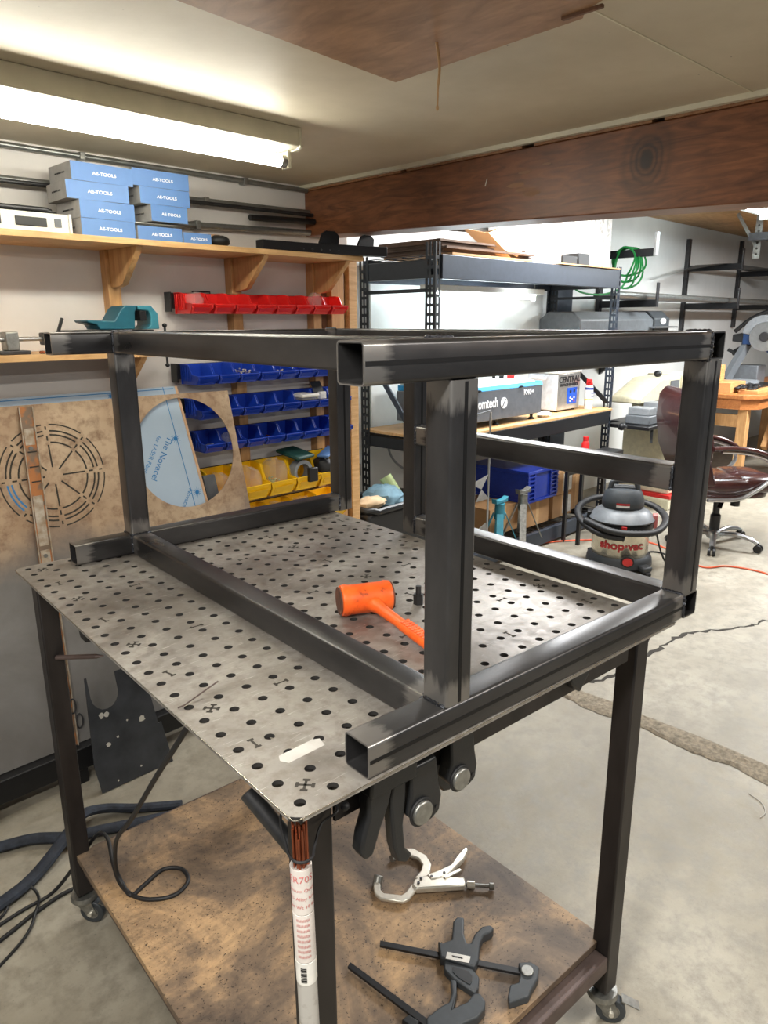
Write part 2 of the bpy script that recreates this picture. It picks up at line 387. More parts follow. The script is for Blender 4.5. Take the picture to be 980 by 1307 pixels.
def circ(cx, cy, r, n=48, r2=None, a0=0, a1=2 * PI, endp=False):
    m_ = n + 1 if endp else n
    return [(cx + r * math.cos(a0 + (a1 - a0) * k / n), cy + (r2 or r) * math.sin(a0 + (a1 - a0) * k / n)) for k in range(m_)]
def copy_tree(o, loc=None, rz=None, label=None, parent=None):
    c = o.copy(); C.objects.link(c)
    if parent: c.parent = parent
    BASE[c.name] = BASE.get(o.name, (0, 0, 0))
    if loc is not None: c.location = loc
    if rz is not None: c.rotation_euler = (0, 0, rz)
    if label: c['label'] = label
    for ch in list(o.children): copy_tree(ch, parent=c)
    return c

# ================================================================ SETTING
# floor: slab of the near bay, the broken joint, slab of the far bay
fl_ = M(); fl_.box(-5, 14, -5, 3.2, -0.12, 0.0)
struct('floor', fl_, 'concrete', smooth=False)
band_a = [(2.14, 1.6), (2.16, 1.25), (2.15, 1.043), (2.18, 0.851), (2.177, 0.702), (2.2, 0.456), (2.2, 0.231), (2.19, 0.0), (2.2, -0.4), (2.19, -1.2)]
band_b = [(2.03, 1.6), (2.05, 1.25), (2.06, 1.028), (2.04, 0.90), (2.07, 0.75), (2.09, 0.654), (2.07, 0.52), (2.075, 0.40), (2.10, 0.30), (2.075, 0.15), (2.09, 0), (2.07, -0.4), (2.08, -1.2)]
def lerp_poly(pl, t_):
    n = len(pl) - 1; i = min(n - 1, int(t_ * n)); f = t_ * n - i
    return [pl[i][k] * (1 - f) + pl[i + 1][k] * f for k in (0, 1)]
mb = M(); rows = 90; vs = []; fs = []
for i in range(rows + 1):
    y = 1.6 - 2.8 * i / rows
    def xat(pl):
        for q0, q1 in zip(pl, pl[1:]):
            if q1[1] <= y <= q0[1]: f = (q0[1] - y) / (q0[1] - q1[1]); return q0[0] * (1 - f) + q1[0] * f
        return pl[-1][0]
    xa, xb = xat(band_a), xat(band_b) + random.uniform(-0.006, 0.006)
    for k in range(9):
        f = k / 8; vs.append((xb + (xa - xb) * f, y, 0.002 + (0.0 if k in (0, 8) else random.uniform(0.0, 0.010))))
for i in range(rows):
    for k in range(8): fs.append((i * 9 + k, i * 9 + k + 1, i * 9 + k + 10, i * 9 + k + 9))
mb.add(vs, fs); struct('floor_joint', mb, 'broken_concrete', room=False)
def ribbon(pts, w, z=0.0025, jit=0.0):
    m_ = M(); P_ = [Vector((p[0], p[1], 0)) for p in pts]; vs = []; n = len(P_)
    for i, p in enumerate(P_):
        d = (P_[min(n - 1, i + 1)] - P_[max(0, i - 1)]).normalized(); s_ = Vector((-d.y, d.x, 0)); ww = w * random.uniform(1 - jit, 1 + jit) / 2
        for q, h in ((-1, 0.0004), (0, z), (1, 0.0004)): vs.append(p + s_ * ww * q + Vector((0, 0, h)))
    return m_.add(vs, [(3 * i + k, 3 * i + k + 1, 3 * i + k + 4, 3 * i + k + 3) for i in range(n - 1) for k in (0, 1)])
def jagged(pts, n, j):
    out = []
    for a, c in zip(pts, pts[1:]):
        for k in range(n): f = k / n; out.append((a[0] + (c[0] - a[0]) * f + random.uniform(-j, j), a[1] + (c[1] - a[1]) * f + random.uniform(-j, j)))
    return out + [pts[-1]]
crk = [(2.19, 1.046), (2.307, 1.012), (2.477, 0.996), (2.765, 1.0), (2.911, 1.017), (3.105, 1.0), (3.192, 0.95), (3.356, 0.859), (3.478, 0.821), (3.59, 0.793), (3.731, 0.726), (4.1, 0.6)]
struct('floor_crack', ribbon(jagged(crk, 5, 0.012), 0.02, jit=0.6), 'crack_dark', room=False)  # dark ribbons on the slab, the shade inside both cracks painted as colour
struct('floor_crack', ribbon(jagged([(-0.52, 0.55), (-0.4, 0.62), (-0.2, 0.70), (-0.05, 0.80)], 5, 0.006), 0.005, jit=0.5), 'crack_dark', room=False)
# walls
mb = M(); mb.box(-4, 2.11, 2.2, 2.32, 0, 2.3); struct('wall_left', mb, 'white_wall', smooth=False)
mb = M(); mb.box(2.11, 14, 2.86, 3.0, 0, 2.62); struct('wall_back', mb, 'bay_wall', smooth=False)
mb = M(); mb.box(1.99, 2.11, 2.32, 2.86, 0, 2.62); struct('wall_return', mb, 'bay_wall', smooth=False)
mb = M(); mb.box(13.8, 14, -5, 2.86, 0, 2.62); struct('wall_right', mb, 'bay_wall', smooth=False)
# ceiling of the near bay (drywall) with its plywood patch, and the plywood ceiling of the far bay
mb = M(); mb.box(-4, 2.0, -5, 2.2, 2.2, 2.22); struct('ceiling', mb, 'drywall_ceiling', smooth=False)
mb = M(); mb.box(2.0, 14, -5, 2.86, 2.56, 2.6); struct('ceiling', mb, 'ply_bay', smooth=False)
mb = M(); mb.box(2.0, 2.03, -5, 2.2, 2.19, 2.56); struct('wall_bulkhead', mb, 'bay_wall', smooth=False)
mb = M(); mb.pz([(-0.6, 0.70), (0.433, 0.781), (1.035, 0.828), (1.015, 0.284), (0.985, 0.262), (0.96, 0.20), (-0.6, 0.13)], 2.186, 2.1995)
solo('plywood_patch', mb, 'ply_ceiling', 'brown stained plywood sheet screwed over the pale ceiling', 'panel', (0.4, 0.5, 2.186), bev=0.002)
for p in ((0.95, 0.78), (0.72, 0.74), (0.95, 0.40), (0.5, 0.72)):
    pass
mb = M(); mb.lathe([(0.004, -0.0015), (0.006, 0.0), (0.006, 0.001)], (0, 0, 0), 10)
mb = M(); mb.box(0.975, 0.984, 0.22, 0.31, 2.180, 2.1865); 
solo('broken_ply_edge', mb, 'dark_stud', 'splintered dark corner piece at the edge of the ceiling plywood', 'trim', (0.98, 0.26, 2.18), bev=0.001)
# taped joint lines on the drywall
mb = M(); mb.bar((0.95, 0.27, 2.199), (1.83, 0.235, 2.199), 0.004, 0.003); struct('trim_1', mb, 'fixture_enamel')
# beam: old stained timber, its cap board and the wall plate strip
mb = M()
mb.add([(1.85, 2.2, 1.985), (1.85, 2.2, 2.178), (2.0, 2.2, 2.178), (2.0, 2.2, 1.985), (1.85, -3, 1.81), (1.85, -3, 2.178), (2.0, -3, 2.178), (2.0, -3, 1.81)], [(0, 1, 2, 3), (7, 6, 5, 4), (0, 4, 5, 1), (1, 5, 6, 2), (2, 6, 7, 3), (3, 7, 4, 0)])
bm_ = struct('beam', mb, 'beam_wood', base=(1.85, 0, 2.0), bev=0.004)
mb = M(); y = 2.2
for L_, g in ((0.62, 0.03), (0.55, 0.05), (0.42, 0.04), (0.5, 0.02), (0.9, 0.03), (1.2, 0)):
    mb.box(1.845, 1.99, y - L_, y, 2.178, 2.192); y -= L_ + g
build('packing_strip', mb, 'beam_cap', bm_)
mb = M(); mb.box(1.822, 1.842, -3, 2.2, 2.185, 2.2); build('edge_trim', mb, 'fixture_enamel', bm_)
mb = M(); mb.lathe([(0.001, 0.0), (0.028, 0.001), (0.036, 0.0022), (0.044, 0.0012), (0.05, 0.0)], (0, 0, 0), 28)

for b_, z_, l_, h_ in ((0.985, 2.10, 0.030, 0.006), (1.02, 2.062, 0.045, 0.010), (0.985, 2.045, 0.05, 0.006), (0.955, 2.028, 0.045, 0.011), (0.90, 2.115, 0.02, 0.004)):
    build('paint_scuff', M().px([(b_ + l_ * math.cos(q) * random.uniform(0.7, 1), z_ + h_ * math.sin(q) * random.uniform(0.7, 1)) for q in [k * PI / 6 for k in range(12)]], 1.8494, 1.8499), 'scuff', bm_)
mb = M(); mb.cyl((1.846, 1.155, 2.075), (1.85, 1.15, 2.1), 0.002, 6); build('nail', mb, 'nickel', bm_)
# splinter hanging from the ceiling
mb = M(); mb.ring_sweep(smooth_path([(0.90, 0.575, 2.19), (0.895, 0.56, 2.14), (0.88, 0.55, 2.09), (0.872, 0.545, 2.05)], 4), [0.0032] * 8 + [0.0022] * 5, 6)
mb.ell((0.872, 0.545, 2.047), (0.004, 0.003, 0.006), 8, 6)
solo('wood_splinter', mb, 'kraft', 'thin pale splinter of wood hanging from the ceiling plywood', 'splinter', (0.90, 0.575, 2.19))

# ================================================================ WELDED FRAME
W = 0.0508
TH = -0.006; OX, OY = 0.2592, 0.0016
def rrect(w, r, n=4):
    out = []
    for cx, cy, a0 in ((w / 2 - r, w / 2 - r, 0), (-w / 2 + r, w / 2 - r, PI / 2), (-w / 2 + r, -w / 2 + r, PI), (w / 2 - r, -w / 2 + r, 1.5 * PI)):
        for k in range(n + 1): a = a0 + PI / 2 * k / n; out.append((cx + r * math.cos(a), cy + r * math.sin(a)))
    return out
def tube_mesh(L, w=W, wall=0.0032, r=0.006):
    """hollow square tube along local Z, centred; 'wear' marks the ends"""
    m_ = M(); o_, i_ = rrect(w, r), rrect(w - 2 * wall, max(0.002, r - wall)); n = len(o_)
    zs = [-L / 2, -L / 2 + 0.02, -L / 2 + 0.045, -L / 2 + 0.06, L / 2 - 0.06, L / 2 - 0.045, L / 2 - 0.02, L / 2]; ws = [1, 0.62, 0.3, 0, 0, 0.3, 0.62, 1]
    vs = []; w_ = []; fs = []
    for z, q in zip(zs, ws):
        for p in o_: vs.append((p[0], p[1], z)); w_.append(q)
    nz = len(zs)
    for z, q in ((-L / 2, 1), (L / 2, 1)):
        for p in i_: vs.append((p[0], p[1], z)); w_.append(q if abs(z) < 0 else 0.0)
    for a in range(nz - 1):
        for k in range(n): fs.append((a * n + k, a * n + (k + 1) % n, (a + 1) * n + (k + 1) % n, (a + 1) * n + k))
    A, B_ = nz * n, nz * n + n
    for k in range(n):
        k2 = (k + 1) % n
        fs += [(A + k, A + k2, k2, k), (B_ + k2, B_ + k, (nz - 1) * n + k, (nz - 1) * n + k2), (A + k2, A + k, B_ + k, B_ + k2)]
    return m_.add(vs, fs, w_)
fr = thing('welded_frame', 'tall open frame of dark welded square steel tube standing on the perforated table', 'frame', (OX, OY, H), room=False, rz=TH)
BASE[fr.name] = (0, 0, 0)
zt = 0.5585; zb = zt - W; yf = 1.1365; xr = 0.6654; ym = 0.7895; xl = -0.141
def ftube(p0, p1, seam=None, lab=None):
    p0, p1 = Vector(p0), Vector(p1); L = (p1 - p0).length
    o = build('square_tube', tube_mesh(L), 'mill_scale', None, wear=True)
    o.parent = fr; o.location = (p0 + p1) / 2
    d = (p1 - p0).normalized()
    o.rotation_euler = (0, 0, 0) if abs(d.z) > 0.9 else ((0, PI / 2, 0) if abs(d.x) > 0.9 else (-PI / 2, 0, 0))
    if seam is not None:   # the rolled seam down one face
        m_ = M(); s_ = Vector(seam)
        wv = Vector((0.0045 if s_.x == 0 else 0.0006, 0.0045 if s_.y == 0 else 0.0006, 1))
        m_.box(*( (-0.0006 - W / 2, 0.0002 - W / 2, -0.0028, 0.0028) if s_.x else (-0.0028, 0.0028, -0.0006 - W / 2, 0.0002 - W / 2)), -L / 2 + 0.002, L / 2 - 0.002)
        q = build('seam', m_, 'seam', None); q.parent = o
        q.rotation_euler = (0, 0, seam[3] if len(seam) > 3 else 0)
    return o
h = W / 2; g = 0.0006
ftube((xl, h, h), (xr, h, h), (0, 1, 0, PI / 2 * 0 ))                       # lower front
ftube((xl, yf + h, h), (xr - g, yf + h, h))                                 # lower back
ftube((h, W + g, h), (h, yf - g, h))                                        # lower cross, left
ftube((xr + h, 0, h), (xr + h, ym - g, h))                                  # lower right side
ftube((xl, h, zb + h), (xr - g, h, zb + h), (0, 1, 0, 0))                   # upper front
ftube((xl, yf + h, zb + h), (xr - g, yf + h, zb + h))                       # upper back
ftube((h, W + g, zb + h), (h, yf - g, zb + h))                              # upper cross, left
ftube((xr + h, 0, zb + h), (xr + h, yf + W, zb + h))                        # upper right side
ftube((h, h, W + g), (h, h, zb - g), (0, 1, 0, 0))                          # near post
ftube((xr + h, h, W + g), (xr + h, h, zb - g), (0, 1, 0, 0))                # right near post
ftube((h, yf + h, W + g), (h, yf + h, zb - g))                              # left far post
ftube((xr + h, yf + h, 0), (xr + h, yf + h, zb - g), (0, 1, 0, 0))          # right far post
ftube((xr + h, ym + h, 0), (xr + h, ym + h, zb - g), (0, 1, 0, 0))          # middle post
ftube((xr + h, W + g, 0.279), (xr + h, ym - g, 0.279))                      # mid rail
def bead(p0, p1, r=0.0038):
    n = max(4, int((Vector(p1) - Vector(p0)).length / 0.004)); pts = []; rr = []
    for k in range(n + 1):
        f = k / n; pts.append(Vector(p0).lerp(Vector(p1), f) + Vector([random.uniform(-0.0006, 0.0006) for _ in range(3)])); rr.append(r * (0.82 + 0.3 * (k % 2)) * (0.6 if k in (0, n) else 1))
    m_ = M(); m_.ring_sweep(pts, rr, 8); return build('weld_bead', m_, 'weld', fr)
for p0, p1 in [((0, 0.004, W), (0, W - 0.004, W)), ((0, W, W), (0.0, W, 0.004)), ((W, 0.004, W), (W, W, W)), ((0, yf, W), (W, yf, W)), ((0, yf, 0.004), (0, yf, W)), ((0, yf, W), (0, yf + W, W)), ((0.004, W + .001, W), (W - .004, W + .001, W)),
               ((xr, 0.004, W), (xr, W - 0.002, W)), ((xr, 0.0, 0.004), (xr, 0.0, W - 0.002)), ((xr, W, W), (xr + W, W, W)), ((xr, W, 0.254), (xr, W, 0.304)), ((xr + 0.004, W, 0.3045), (xr + W - 0.004, W, 0.3045)),
               ((xr, 0, zb), (xr, W, zb)), ((xr, 0.0, zb + 0.004), (xr, 0.0, zt - 0.002)), ((xr, yf, 0.004), (xr, yf, W)), ((xr, yf + 0.004, W), (xr, yf + W - 0.004, W)),
               ((xr, ym, 0.254), (xr, ym, 0.304)), ((xr, ym, 0.3045), (xr + W, ym, 0.3045)), ((xr, ym, 0.004), (xr, ym, W)), ((xr, ym, W), (xr + W, ym, W)),
               ((0, yf, zb), (W, yf, zb)), ((0, yf, zb), (0, yf, zt)), ((0, yf, zt), (W, yf, zt)), ((xr, yf, zt), (xr, yf + W, zt)), ((0, W, zt), (W, W, zt)), ((xr, 0.003, zt), (xr, W, zt))]:
    bead(p0, p1)

# ================================================================ PERFORATED TABLE
tb = thing('welding_table', 'perforated steel welding table with dark square legs on swivel casters', 'table', (0.457, 0.61, 0.0), room=False)
PW, PL, PT, PI_ = 0.9144, 1.2192, 0.0064, 0.0508
def plate_with_holes():
    bm = bmesh.new(); R_ = 0.0079; n = 16; off_ = PI_ / 2 - PI_ / 2
    vd = {}
    def V(x, y, z):
        k = (round(x, 5), round(y, 5), round(z, 5))
        if k not in vd: vd[k] = bm.verts.new((x - 0.457, y - 0.61, z))
        return vd[k]
    sqd = [(1, 0), (1, .5), (1, 1), (.5, 1), (0, 1), (-.5, 1), (-1, 1), (-1, .5), (-1, 0), (-1, -.5), (-1, -1), (-.5, -1), (0, -1), (.5, -1), (1, -1), (1, -.5)]
    for i in range(18):
        for j in range(24):
            cx, cy = 0.0254 + PI_ * i, 0.0254 + PI_ * j
            def edge(q):
                x, y = cx + sqd[q][0] * PI_ / 2, cy + sqd[q][1] * PI_ / 2
                # rounded outer corners
                for (ex, ey) in ((0, 0), (PW, 0), (0, PL), (PW, PL)):
                    if abs(x - ex) < 1e-4 and abs(y - ey) < 1e-4:
                        x += 0.006 * (1 if ex == 0 else -1); y += 0.006 * (1 if ey == 0 else -1)
                return x, y
            for q in range(n):
                q2 = (q + 1) % n; a, a2 = 2 * PI * q / n, 2 * PI * q2 / n
                (x0, y0), (x1, y1) = edge(q), edge(q2)
                h0 = (cx + R_ * math.cos(a), cy + R_ * math.sin(a)); h1 = (cx + R_ * math.cos(a2), cy + R_ * math.sin(a2))
                for z, fl in ((H, 0), (H - PT, 1)):
                    f = [V(x0, y0, z), V(x1, y1, z), V(*h1, z), V(*h0, z)]
                    bm.faces.new(f if not fl else f[::-1])
                bm.faces.new([V(*h0, H), V(*h1, H), V(*h1, H - PT), V(*h0, H - PT)]).material_index = 1
    bm.edges.ensure_lookup_table()
    be = [e for e in bm.edges if len(e.link_faces) == 1 and e.verts[0].co.z > H - PT / 2]
    for e in be:
        a, c = e.verts; bm.faces.new([a, c, V(c.co.x + 0.457, c.co.y + 0.61, H - PT), V(a.co.x + 0.457, a.co.y + 0.61, H - PT)])
    bmesh.ops.recalc_face_normals(bm, faces=bm.faces)
    me = bpy.data.meshes.new('tabletop'); bm.to_mesh(me); bm.free(); return me
top = link_mesh('tabletop', plate_with_holes(), 'fixture_plate', tb); top.data.materials.append(MATS['cut_edge']); [setattr(p_, 'material_index', 1) for p_ in top.data.polygons if abs(p_.normal.z) < 0.5 and 0.003 < p_.center.x + 0.457 < PW - 0.003 and 0.003 < p_.center.y + 0.61 < PL - 0.003]; BASE[top.name] = BASE[tb.name]
# bright worn rim along the two near edges
mb = M(); mb.bar((-0.0003, 0.008, H - 0.0008), (-0.0003, PL - 0.008, H - 0.0008), 0.0012, 0.0014); mb.bar((0.008, -0.0003, H - 0.0008), (PW - 0.008, -0.0003, H - 0.0008), 0.0012, 0.0014)
mb.ring_sweep([(0.007 - 0.0073 * math.cos(a), 0.007 - 0.0073 * math.sin(a), H - 0.0008) for a in [PI / 2 * k / 6 for k in range(7)]], 0.0007, 6)
build('worn_edge', mb, 'bare_edge', top)
# slots cut for the jigs: crosses and bars between the holes
def gpos(i, j): return 0.0254 + PI_ * i, 0.0254 + PI_ * j
def bone(m_, x, y, ang, L=0.026):
    c, s = math.cos(ang), math.sin(ang); T = lambda u, v: (x + u * c - v * s, y + u * s + v * c)
    hl = L / 2
    pts = [(-hl, -0.005), (-hl + 0.004, -0.005), (-hl + 0.005, -0.0018), (hl - 0.005, -0.0018), (hl - 0.004, -0.005), (hl, -0.005), (hl, 0.005), (hl - 0.004, 0.005), (hl - 0.005, 0.0018), (-hl + 0.005, 0.0018), (-hl + 0.004, 0.005), (-hl, 0.005)]
    m_.pz([T(*p) for p in pts], H - 0.001, H + 0.0002)
mx, mbar = M(), M()
xi = [0.5, 5.5, 11.5, 16.5]; yj = [0.5, 5.5, 11.5, 17.5, 22.5]
slots = 0
for i in xi:
    for j in yj:
        m_ = M(); bone(m_, *gpos(i, j), PI / 4); bone(m_, *gpos(i, j), -PI / 4); build('jig_slot', m_, 'crack_dark', top)
for i in xi:
    for j in (3, 8.5, 14.5, 20): m_ = M(); bone(m_, *gpos(i, j), PI / 2 if j != 8.5 and j != 14.5 else PI / 2 + 0.25); build('jig_slot', m_, 'crack_dark', top)
for i in (3, 8.5, 14):
    for j in yj: m_ = M(); bone(m_, *gpos(i, j), 0.0); build('jig_slot', m_, 'crack_dark', top)
mb = M(); mb.pz([(0.055, 0.117), (0.062, 0.105), (0.124, 0.108), (0.128, 0.126), (0.118, 0.131), (0.06, 0.128)], H - 0.0005, H + 0.0001)
build('chalk_mark', mb, 'chalk', top)
# ribs welded under the plate; their tabs show in the slots
for i in xi: x = gpos(i, 0)[0]; build('rib', M().box(x - 0.0025, x + 0.0025, 0.095, PL - 0.095, H - PT - 0.07, H - PT - 0.0004), 'leg_steel', tb)
for j in yj: y = gpos(0, j)[1]; build('rib', M().box(0.095, PW - 0.095, y - 0.0025, y + 0.0025, H - PT - 0.07, H - PT - 0.0004), 'leg_steel', tb)
for i in (3, 8.5, 14): x = gpos(i, 0)[0]; build('rib', M().box(x - 0.0025, x + 0.0025, 0.095, PL - 0.095, H - PT - 0.07, H - PT - 0.0004), 'leg_steel', tb)
for j in (3, 8.5, 14.5, 20): y = gpos(0, j)[1]; build('rib', M().box(0.095, PW - 0.095, y - 0.0025, y + 0.0025, H - PT - 0.07, H - PT - 0.0004), 'leg_steel', tb)
# under frame, gussets, legs, lower rails, casters
LEG = 0.045; lx0, lx1, ly0, ly1 = 0.042, PW - 0.028 - LEG, 0.042, PL - 0.035 - LEG
mb = M(); 
for y in (ly0, ly1 + LEG - 0.04): build('under_rail', M().box(lx0 + LEG, lx1, y, y + 0.04, H - PT - 0.04, H - PT - 0.0004), 'leg_steel', tb, bev=0.003)
for x in (lx0, lx1 + LEG - 0.04): build('under_rail', M().box(x, x + 0.04, ly0 + LEG, ly1, H - PT - 0.04, H - PT - 0.0004), 'leg_steel', tb, bev=0.003)
for x in (lx0, lx1):
    for y in (ly0, ly1):
        if x == lx0 and y == ly1: x = x - 0.018
        lg = build('leg', M().box(x, x + LEG, y, y + LEG, 0.095, H - PT - 0.0004), 'leg_steel', tb, bev=0.004)
        sx_ = -1 if x == lx0 else 1
for x0_, s_ in ((lx1 + LEG, 1), (lx0, -1)):
    build('gusset', M().py([(x0_, H - PT - 0.001), (x0_ + s_ * 0.03, H - PT - 0.001), (x0_ + s_ * 0.03, H - 0.02), (x0_, H - 0.055)], ly0 + 0.002, ly0 + 0.012), 'leg_steel', tb)
build('gusset', M().px([(ly1 + LEG, H - PT - 0.001), (ly1 + LEG + 0.03, H - PT - 0.001), (ly1 + LEG + 0.03, H - 0.02), (ly1 + LEG, H - 0.055)], lx0 + 0.002, lx0 + 0.012), 'leg_steel', tb)
SZ = 0.225
for y in (ly0 + 0.002, ly1 + 0.003): build('lower_rail', M().box(lx0 + LEG, lx1, y, y + 0.04, SZ - 0.062, SZ - 0.022), 'rail_steel', tb, bev=0.003)
for x in (lx0 + 0.003, lx1 + 0.002): build('lower_rail', M().box(x, x + 0.04, ly0 + LEG, ly1, SZ - 0.062, SZ - 0.022), 'rail_steel', tb, bev=0.003)
for k, (x, y) in enumerate(((lx0, ly0), (lx1, ly0), (lx0 - 0.018, ly1), (lx1, ly1))):
    cx, cy = x + LEG / 2, y + LEG / 2; a = [2.3, -0.9, -0.85, 0.7][k]
    cst = build('caster', M().lathe([(0.011, 0.095), (0.011, 0.088), (0.034, 0.088), (0.036, 0.082), (0.036, 0.074), (0.03, 0.068)], (cx, cy, 0), 28), 'zinc', tb)
    ca, sa = math.cos(a), math.sin(a); ox_, oy_ = cx + 0.022 * ca, cy + 0.022 * sa; px_, py_ = -sa, ca
    f = M()
    for s_ in (-1, 1):
        q = 0.017 * s_
        f.prism([(-0.03, 0.07), (0.026, 0.07), (0.04, 0.032), (0.018, 0.022)], lambda u, v, q=q: (cx + u * ca + px_ * q, cy + u * sa + py_ * q, v), lambda u, v, q=q: (cx + u * ca + px_ * (q + 0.002), cy + u * sa + py_ * (q + 0.002), v))
    build('fork', f, 'zinc', cst)
    build('wheel', M().cyl((ox_ - px_ * 0.013, oy_ - py_ * 0.013, 0.034), (ox_ + px_ * 0.013, oy_ + py_ * 0.013, 0.034), 0.034, 28), 'dark_plastic', cst, bev=0.003)
    build('axle', M().cyl((ox_ - px_ * 0.024, oy_ - py_ * 0.024, 0.034), (ox_ + px_ * 0.024, oy_ + py_ * 0.024, 0.034), 0.006, 10), 'nickel', cst)
    build('brake_pedal', M().bar((cx + 0.045 * ca, cy + 0.045 * sa, 0.066), (cx + 0.085 * ca, cy + 0.085 * sa, 0.05), 0.024, 0.003), 'zinc', cst)
    build('rim', M().cyl((ox_ - px_ * 0.0134, oy_ - py_ * 0.0134, 0.034), (ox_ + px_ * 0.0134, oy_ + py_ * 0.0134, 0.034), 0.02, 20), 'zinc', cst)
# stained plywood shelf resting on the lower rails
sh = M().pz([(0.034, 0.075), (0.842, 0.075), (0.866, 0.093), (0.866, 1.148), (0.034, 1.148)], SZ - 0.018, SZ)
solo('shelf_board', sh, 'shelf_board', 'stained brown plywood board lying on the lower rails of the steel table', 'shelf', (0.45, 0.61, SZ - 0.018), room=False, bev=0.001)
BASE_CHECK = True

# ================================================================ ON AND UNDER THE TABLE
TZ = H + 0.0004
# dead-blow hammer
hm = thing('hammer', 'orange dead-blow hammer lying inside the steel frame on the perforated table', 'hammer', (0.455, 0.445, TZ), room=False)
c0, c1 = Vector((0.418, 0.462, H + 0.0335)), Vector((0.520, 0.418, H + 0.0335)); ax = (c1 - c0).normalized()
def P_(f): return c0 + (c1 - c0) * f
build('head', M().ring_sweep([P_(0.02), P_(0.04), P_(0.12), P_(0.2), P_(0.8), P_(0.88), P_(0.96), P_(0.98)], [0.028, 0.031, 0.0325, 0.0305, 0.0305, 0.0325, 0.031, 0.028], 28), 'hammer_orange', hm)
for f in (0.012, 0.988): build('striking_face', M().cyl(P_(f) - ax * 0.0015, P_(f) + ax * 0.0015, 0.0285, 28), 'hammer_face', hm)
hb, he = Vector((0.473, 0.438, H + 0.030)), Vector((0.432, 0.165, H + 0.0125))
pts = [hb.lerp(he, f) for f in (0, 0.1, 0.18, 0.45, 0.5, 0.95, 1)]
build('handle', M().ring_sweep(pts, [0.024, 0.019, 0.0135, 0.0115, 0.0135, 0.0145, 0.010], 12, flat=0.85), 'hammer_orange', hm)
mb = M()
for k in range(14):
    q = hb.lerp(he, 0.5 + k * 0.032); d_ = (he - hb).normalized(); s_ = d_.cross(Vector((0, 0, 1))).normalized()
    for r_ in (-0.007, 0, 0.007): mb.box(0, 0, 0, 0, 0, 0) if False else mb.ell(q + s_ * r_ + Vector((0, 0, 0.0115)), (0.004, 0.004, 0.0022), 6, 4)
build('grip_knurl', mb, 'hammer_orange', hm)
# little fitting half hidden by the near post
mb = M(); mb.cyl((0.585, 0.405, TZ + 0.0), (0.585, 0.405, TZ + 0.022), 0.011, 6); mb.cyl((0.585, 0.405, TZ + 0.0222), (0.585, 0.405, TZ + 0.04), 0.006, 12)
solo('hex_bolt', mb, 'dark_steel', 'small dark hex fitting standing on the table beside the near post', 'bolt', (0.585, 0.405, TZ), room=False)
# filler rod poking out of a table hole
mb = M(); mb.ring_sweep([(0.010, 0.337, H + 0.0022), (0.02, 0.335, H + 0.004), (0.075, 0.325, H + 0.030)], 0.0013, 8)
solo('filler_rod', mb, 'rail_steel', 'short thin welding rod lying across a hole at the left table edge', 'rod', (0.01, 0.337, TZ), room=False)

# locking C-clamp pliers on the shelf
Z0 = SZ + 0.0004
pl = thing('locking_pliers', 'bright nickel locking C-clamp pliers lying open on the wooden shelf', 'clamp', (0.64, 0.47, Z0), room=False)
JU = [(0.667, 0.579), (0.698, 0.577), (0.719, 0.56), (0.727, 0.518), (0.716, 0.488), (0.69, 0.466), (0.659, 0.457), (0.649, 0.48), (0.678, 0.487), (0.697, 0.501), (0.704, 0.523), (0.695, 0.548), (0.678, 0.56), (0.662, 0.562)]
JL = [(0.566, 0.539), (0.572, 0.522), (0.559, 0.506), (0.558, 0.492), (0.587, 0.459), (0.6, 0.459), (0.632, 0.47), (0.646, 0.444), (0.624, 0.448), (0.593, 0.438), (0.575, 0.441), (0.541, 0.485), (0.54, 0.505), (0.551, 0.524)]
build('upper_jaw', M().pz(JU, Z0 + 0.006, Z0 + 0.015), 'nickel', pl, bev=0.0025)
build('lower_jaw', M().pz(JL, Z0 + 0.006, Z0 + 0.015), 'nickel', pl, bev=0.0025)
build('swivel_pad', M().cyl((0.568, 0.532, Z0), (0.583, 0.540, Z0 + 0.02), 0.012, 16), 'zinc', pl, bev=0.002)
build('swivel_pad', M().cyl((0.662, 0.571, Z0 + 0.009), (0.652, 0.572, Z0 + 0.011), 0.0085, 14), 'zinc', pl)
build('fixed_handle', M().pz([(0.64, 0.473), (0.668, 0.467), (0.7, 0.435), (0.742, 0.395), (0.724, 0.374), (0.681, 0.405), (0.623, 0.447), (0.624, 0.462)], Z0 + 0.003, Z0 + 0.020), 'nickel', pl, bev=0.004)
build('lever', M().pz([(0.675, 0.462), (0.713, 0.452), (0.747, 0.447), (0.783, 0.459), (0.821, 0.467), (0.822, 0.457), (0.785, 0.438), (0.757, 0.434), (0.721, 0.427), (0.698, 0.430), (0.67, 0.442)], Z0 + 0.008, Z0 + 0.022), 'nickel', pl, bev=0.003)
build('link', M().bar((0.70, 0.425, Z0 + 0.021), (0.752, 0.418, Z0 + 0.021), 0.009, 0.004), 'nickel', pl, bev=0.001)
sc1 = build('adjusting_screw', M().cyl((0.729, 0.386, Z0 + 0.011), (0.776, 0.337, Z0 + 0.011), 0.0045, 14), 'zinc', pl)
build('screw_knob', M().cyl((0.773, 0.340, Z0 + 0.011), (0.782, 0.331, Z0 + 0.011), 0.0085, 18), 'zinc', pl, bev=0.001)
build('collar', M().cyl((0.735, 0.380, Z0 + 0.011), (0.749, 0.366, Z0 + 0.011), 0.0095, 18), 'nickel', pl, bev=0.001)
for p in ((0.655, 0.462), (0.640, 0.455), (0.679, 0.449), (0.712, 0.437)): build('rivet', M().cyl((p[0], p[1], Z0 + 0.019), (p[0], p[1], Z0 + 0.0235), 0.0035, 10), 'dark_steel', pl)

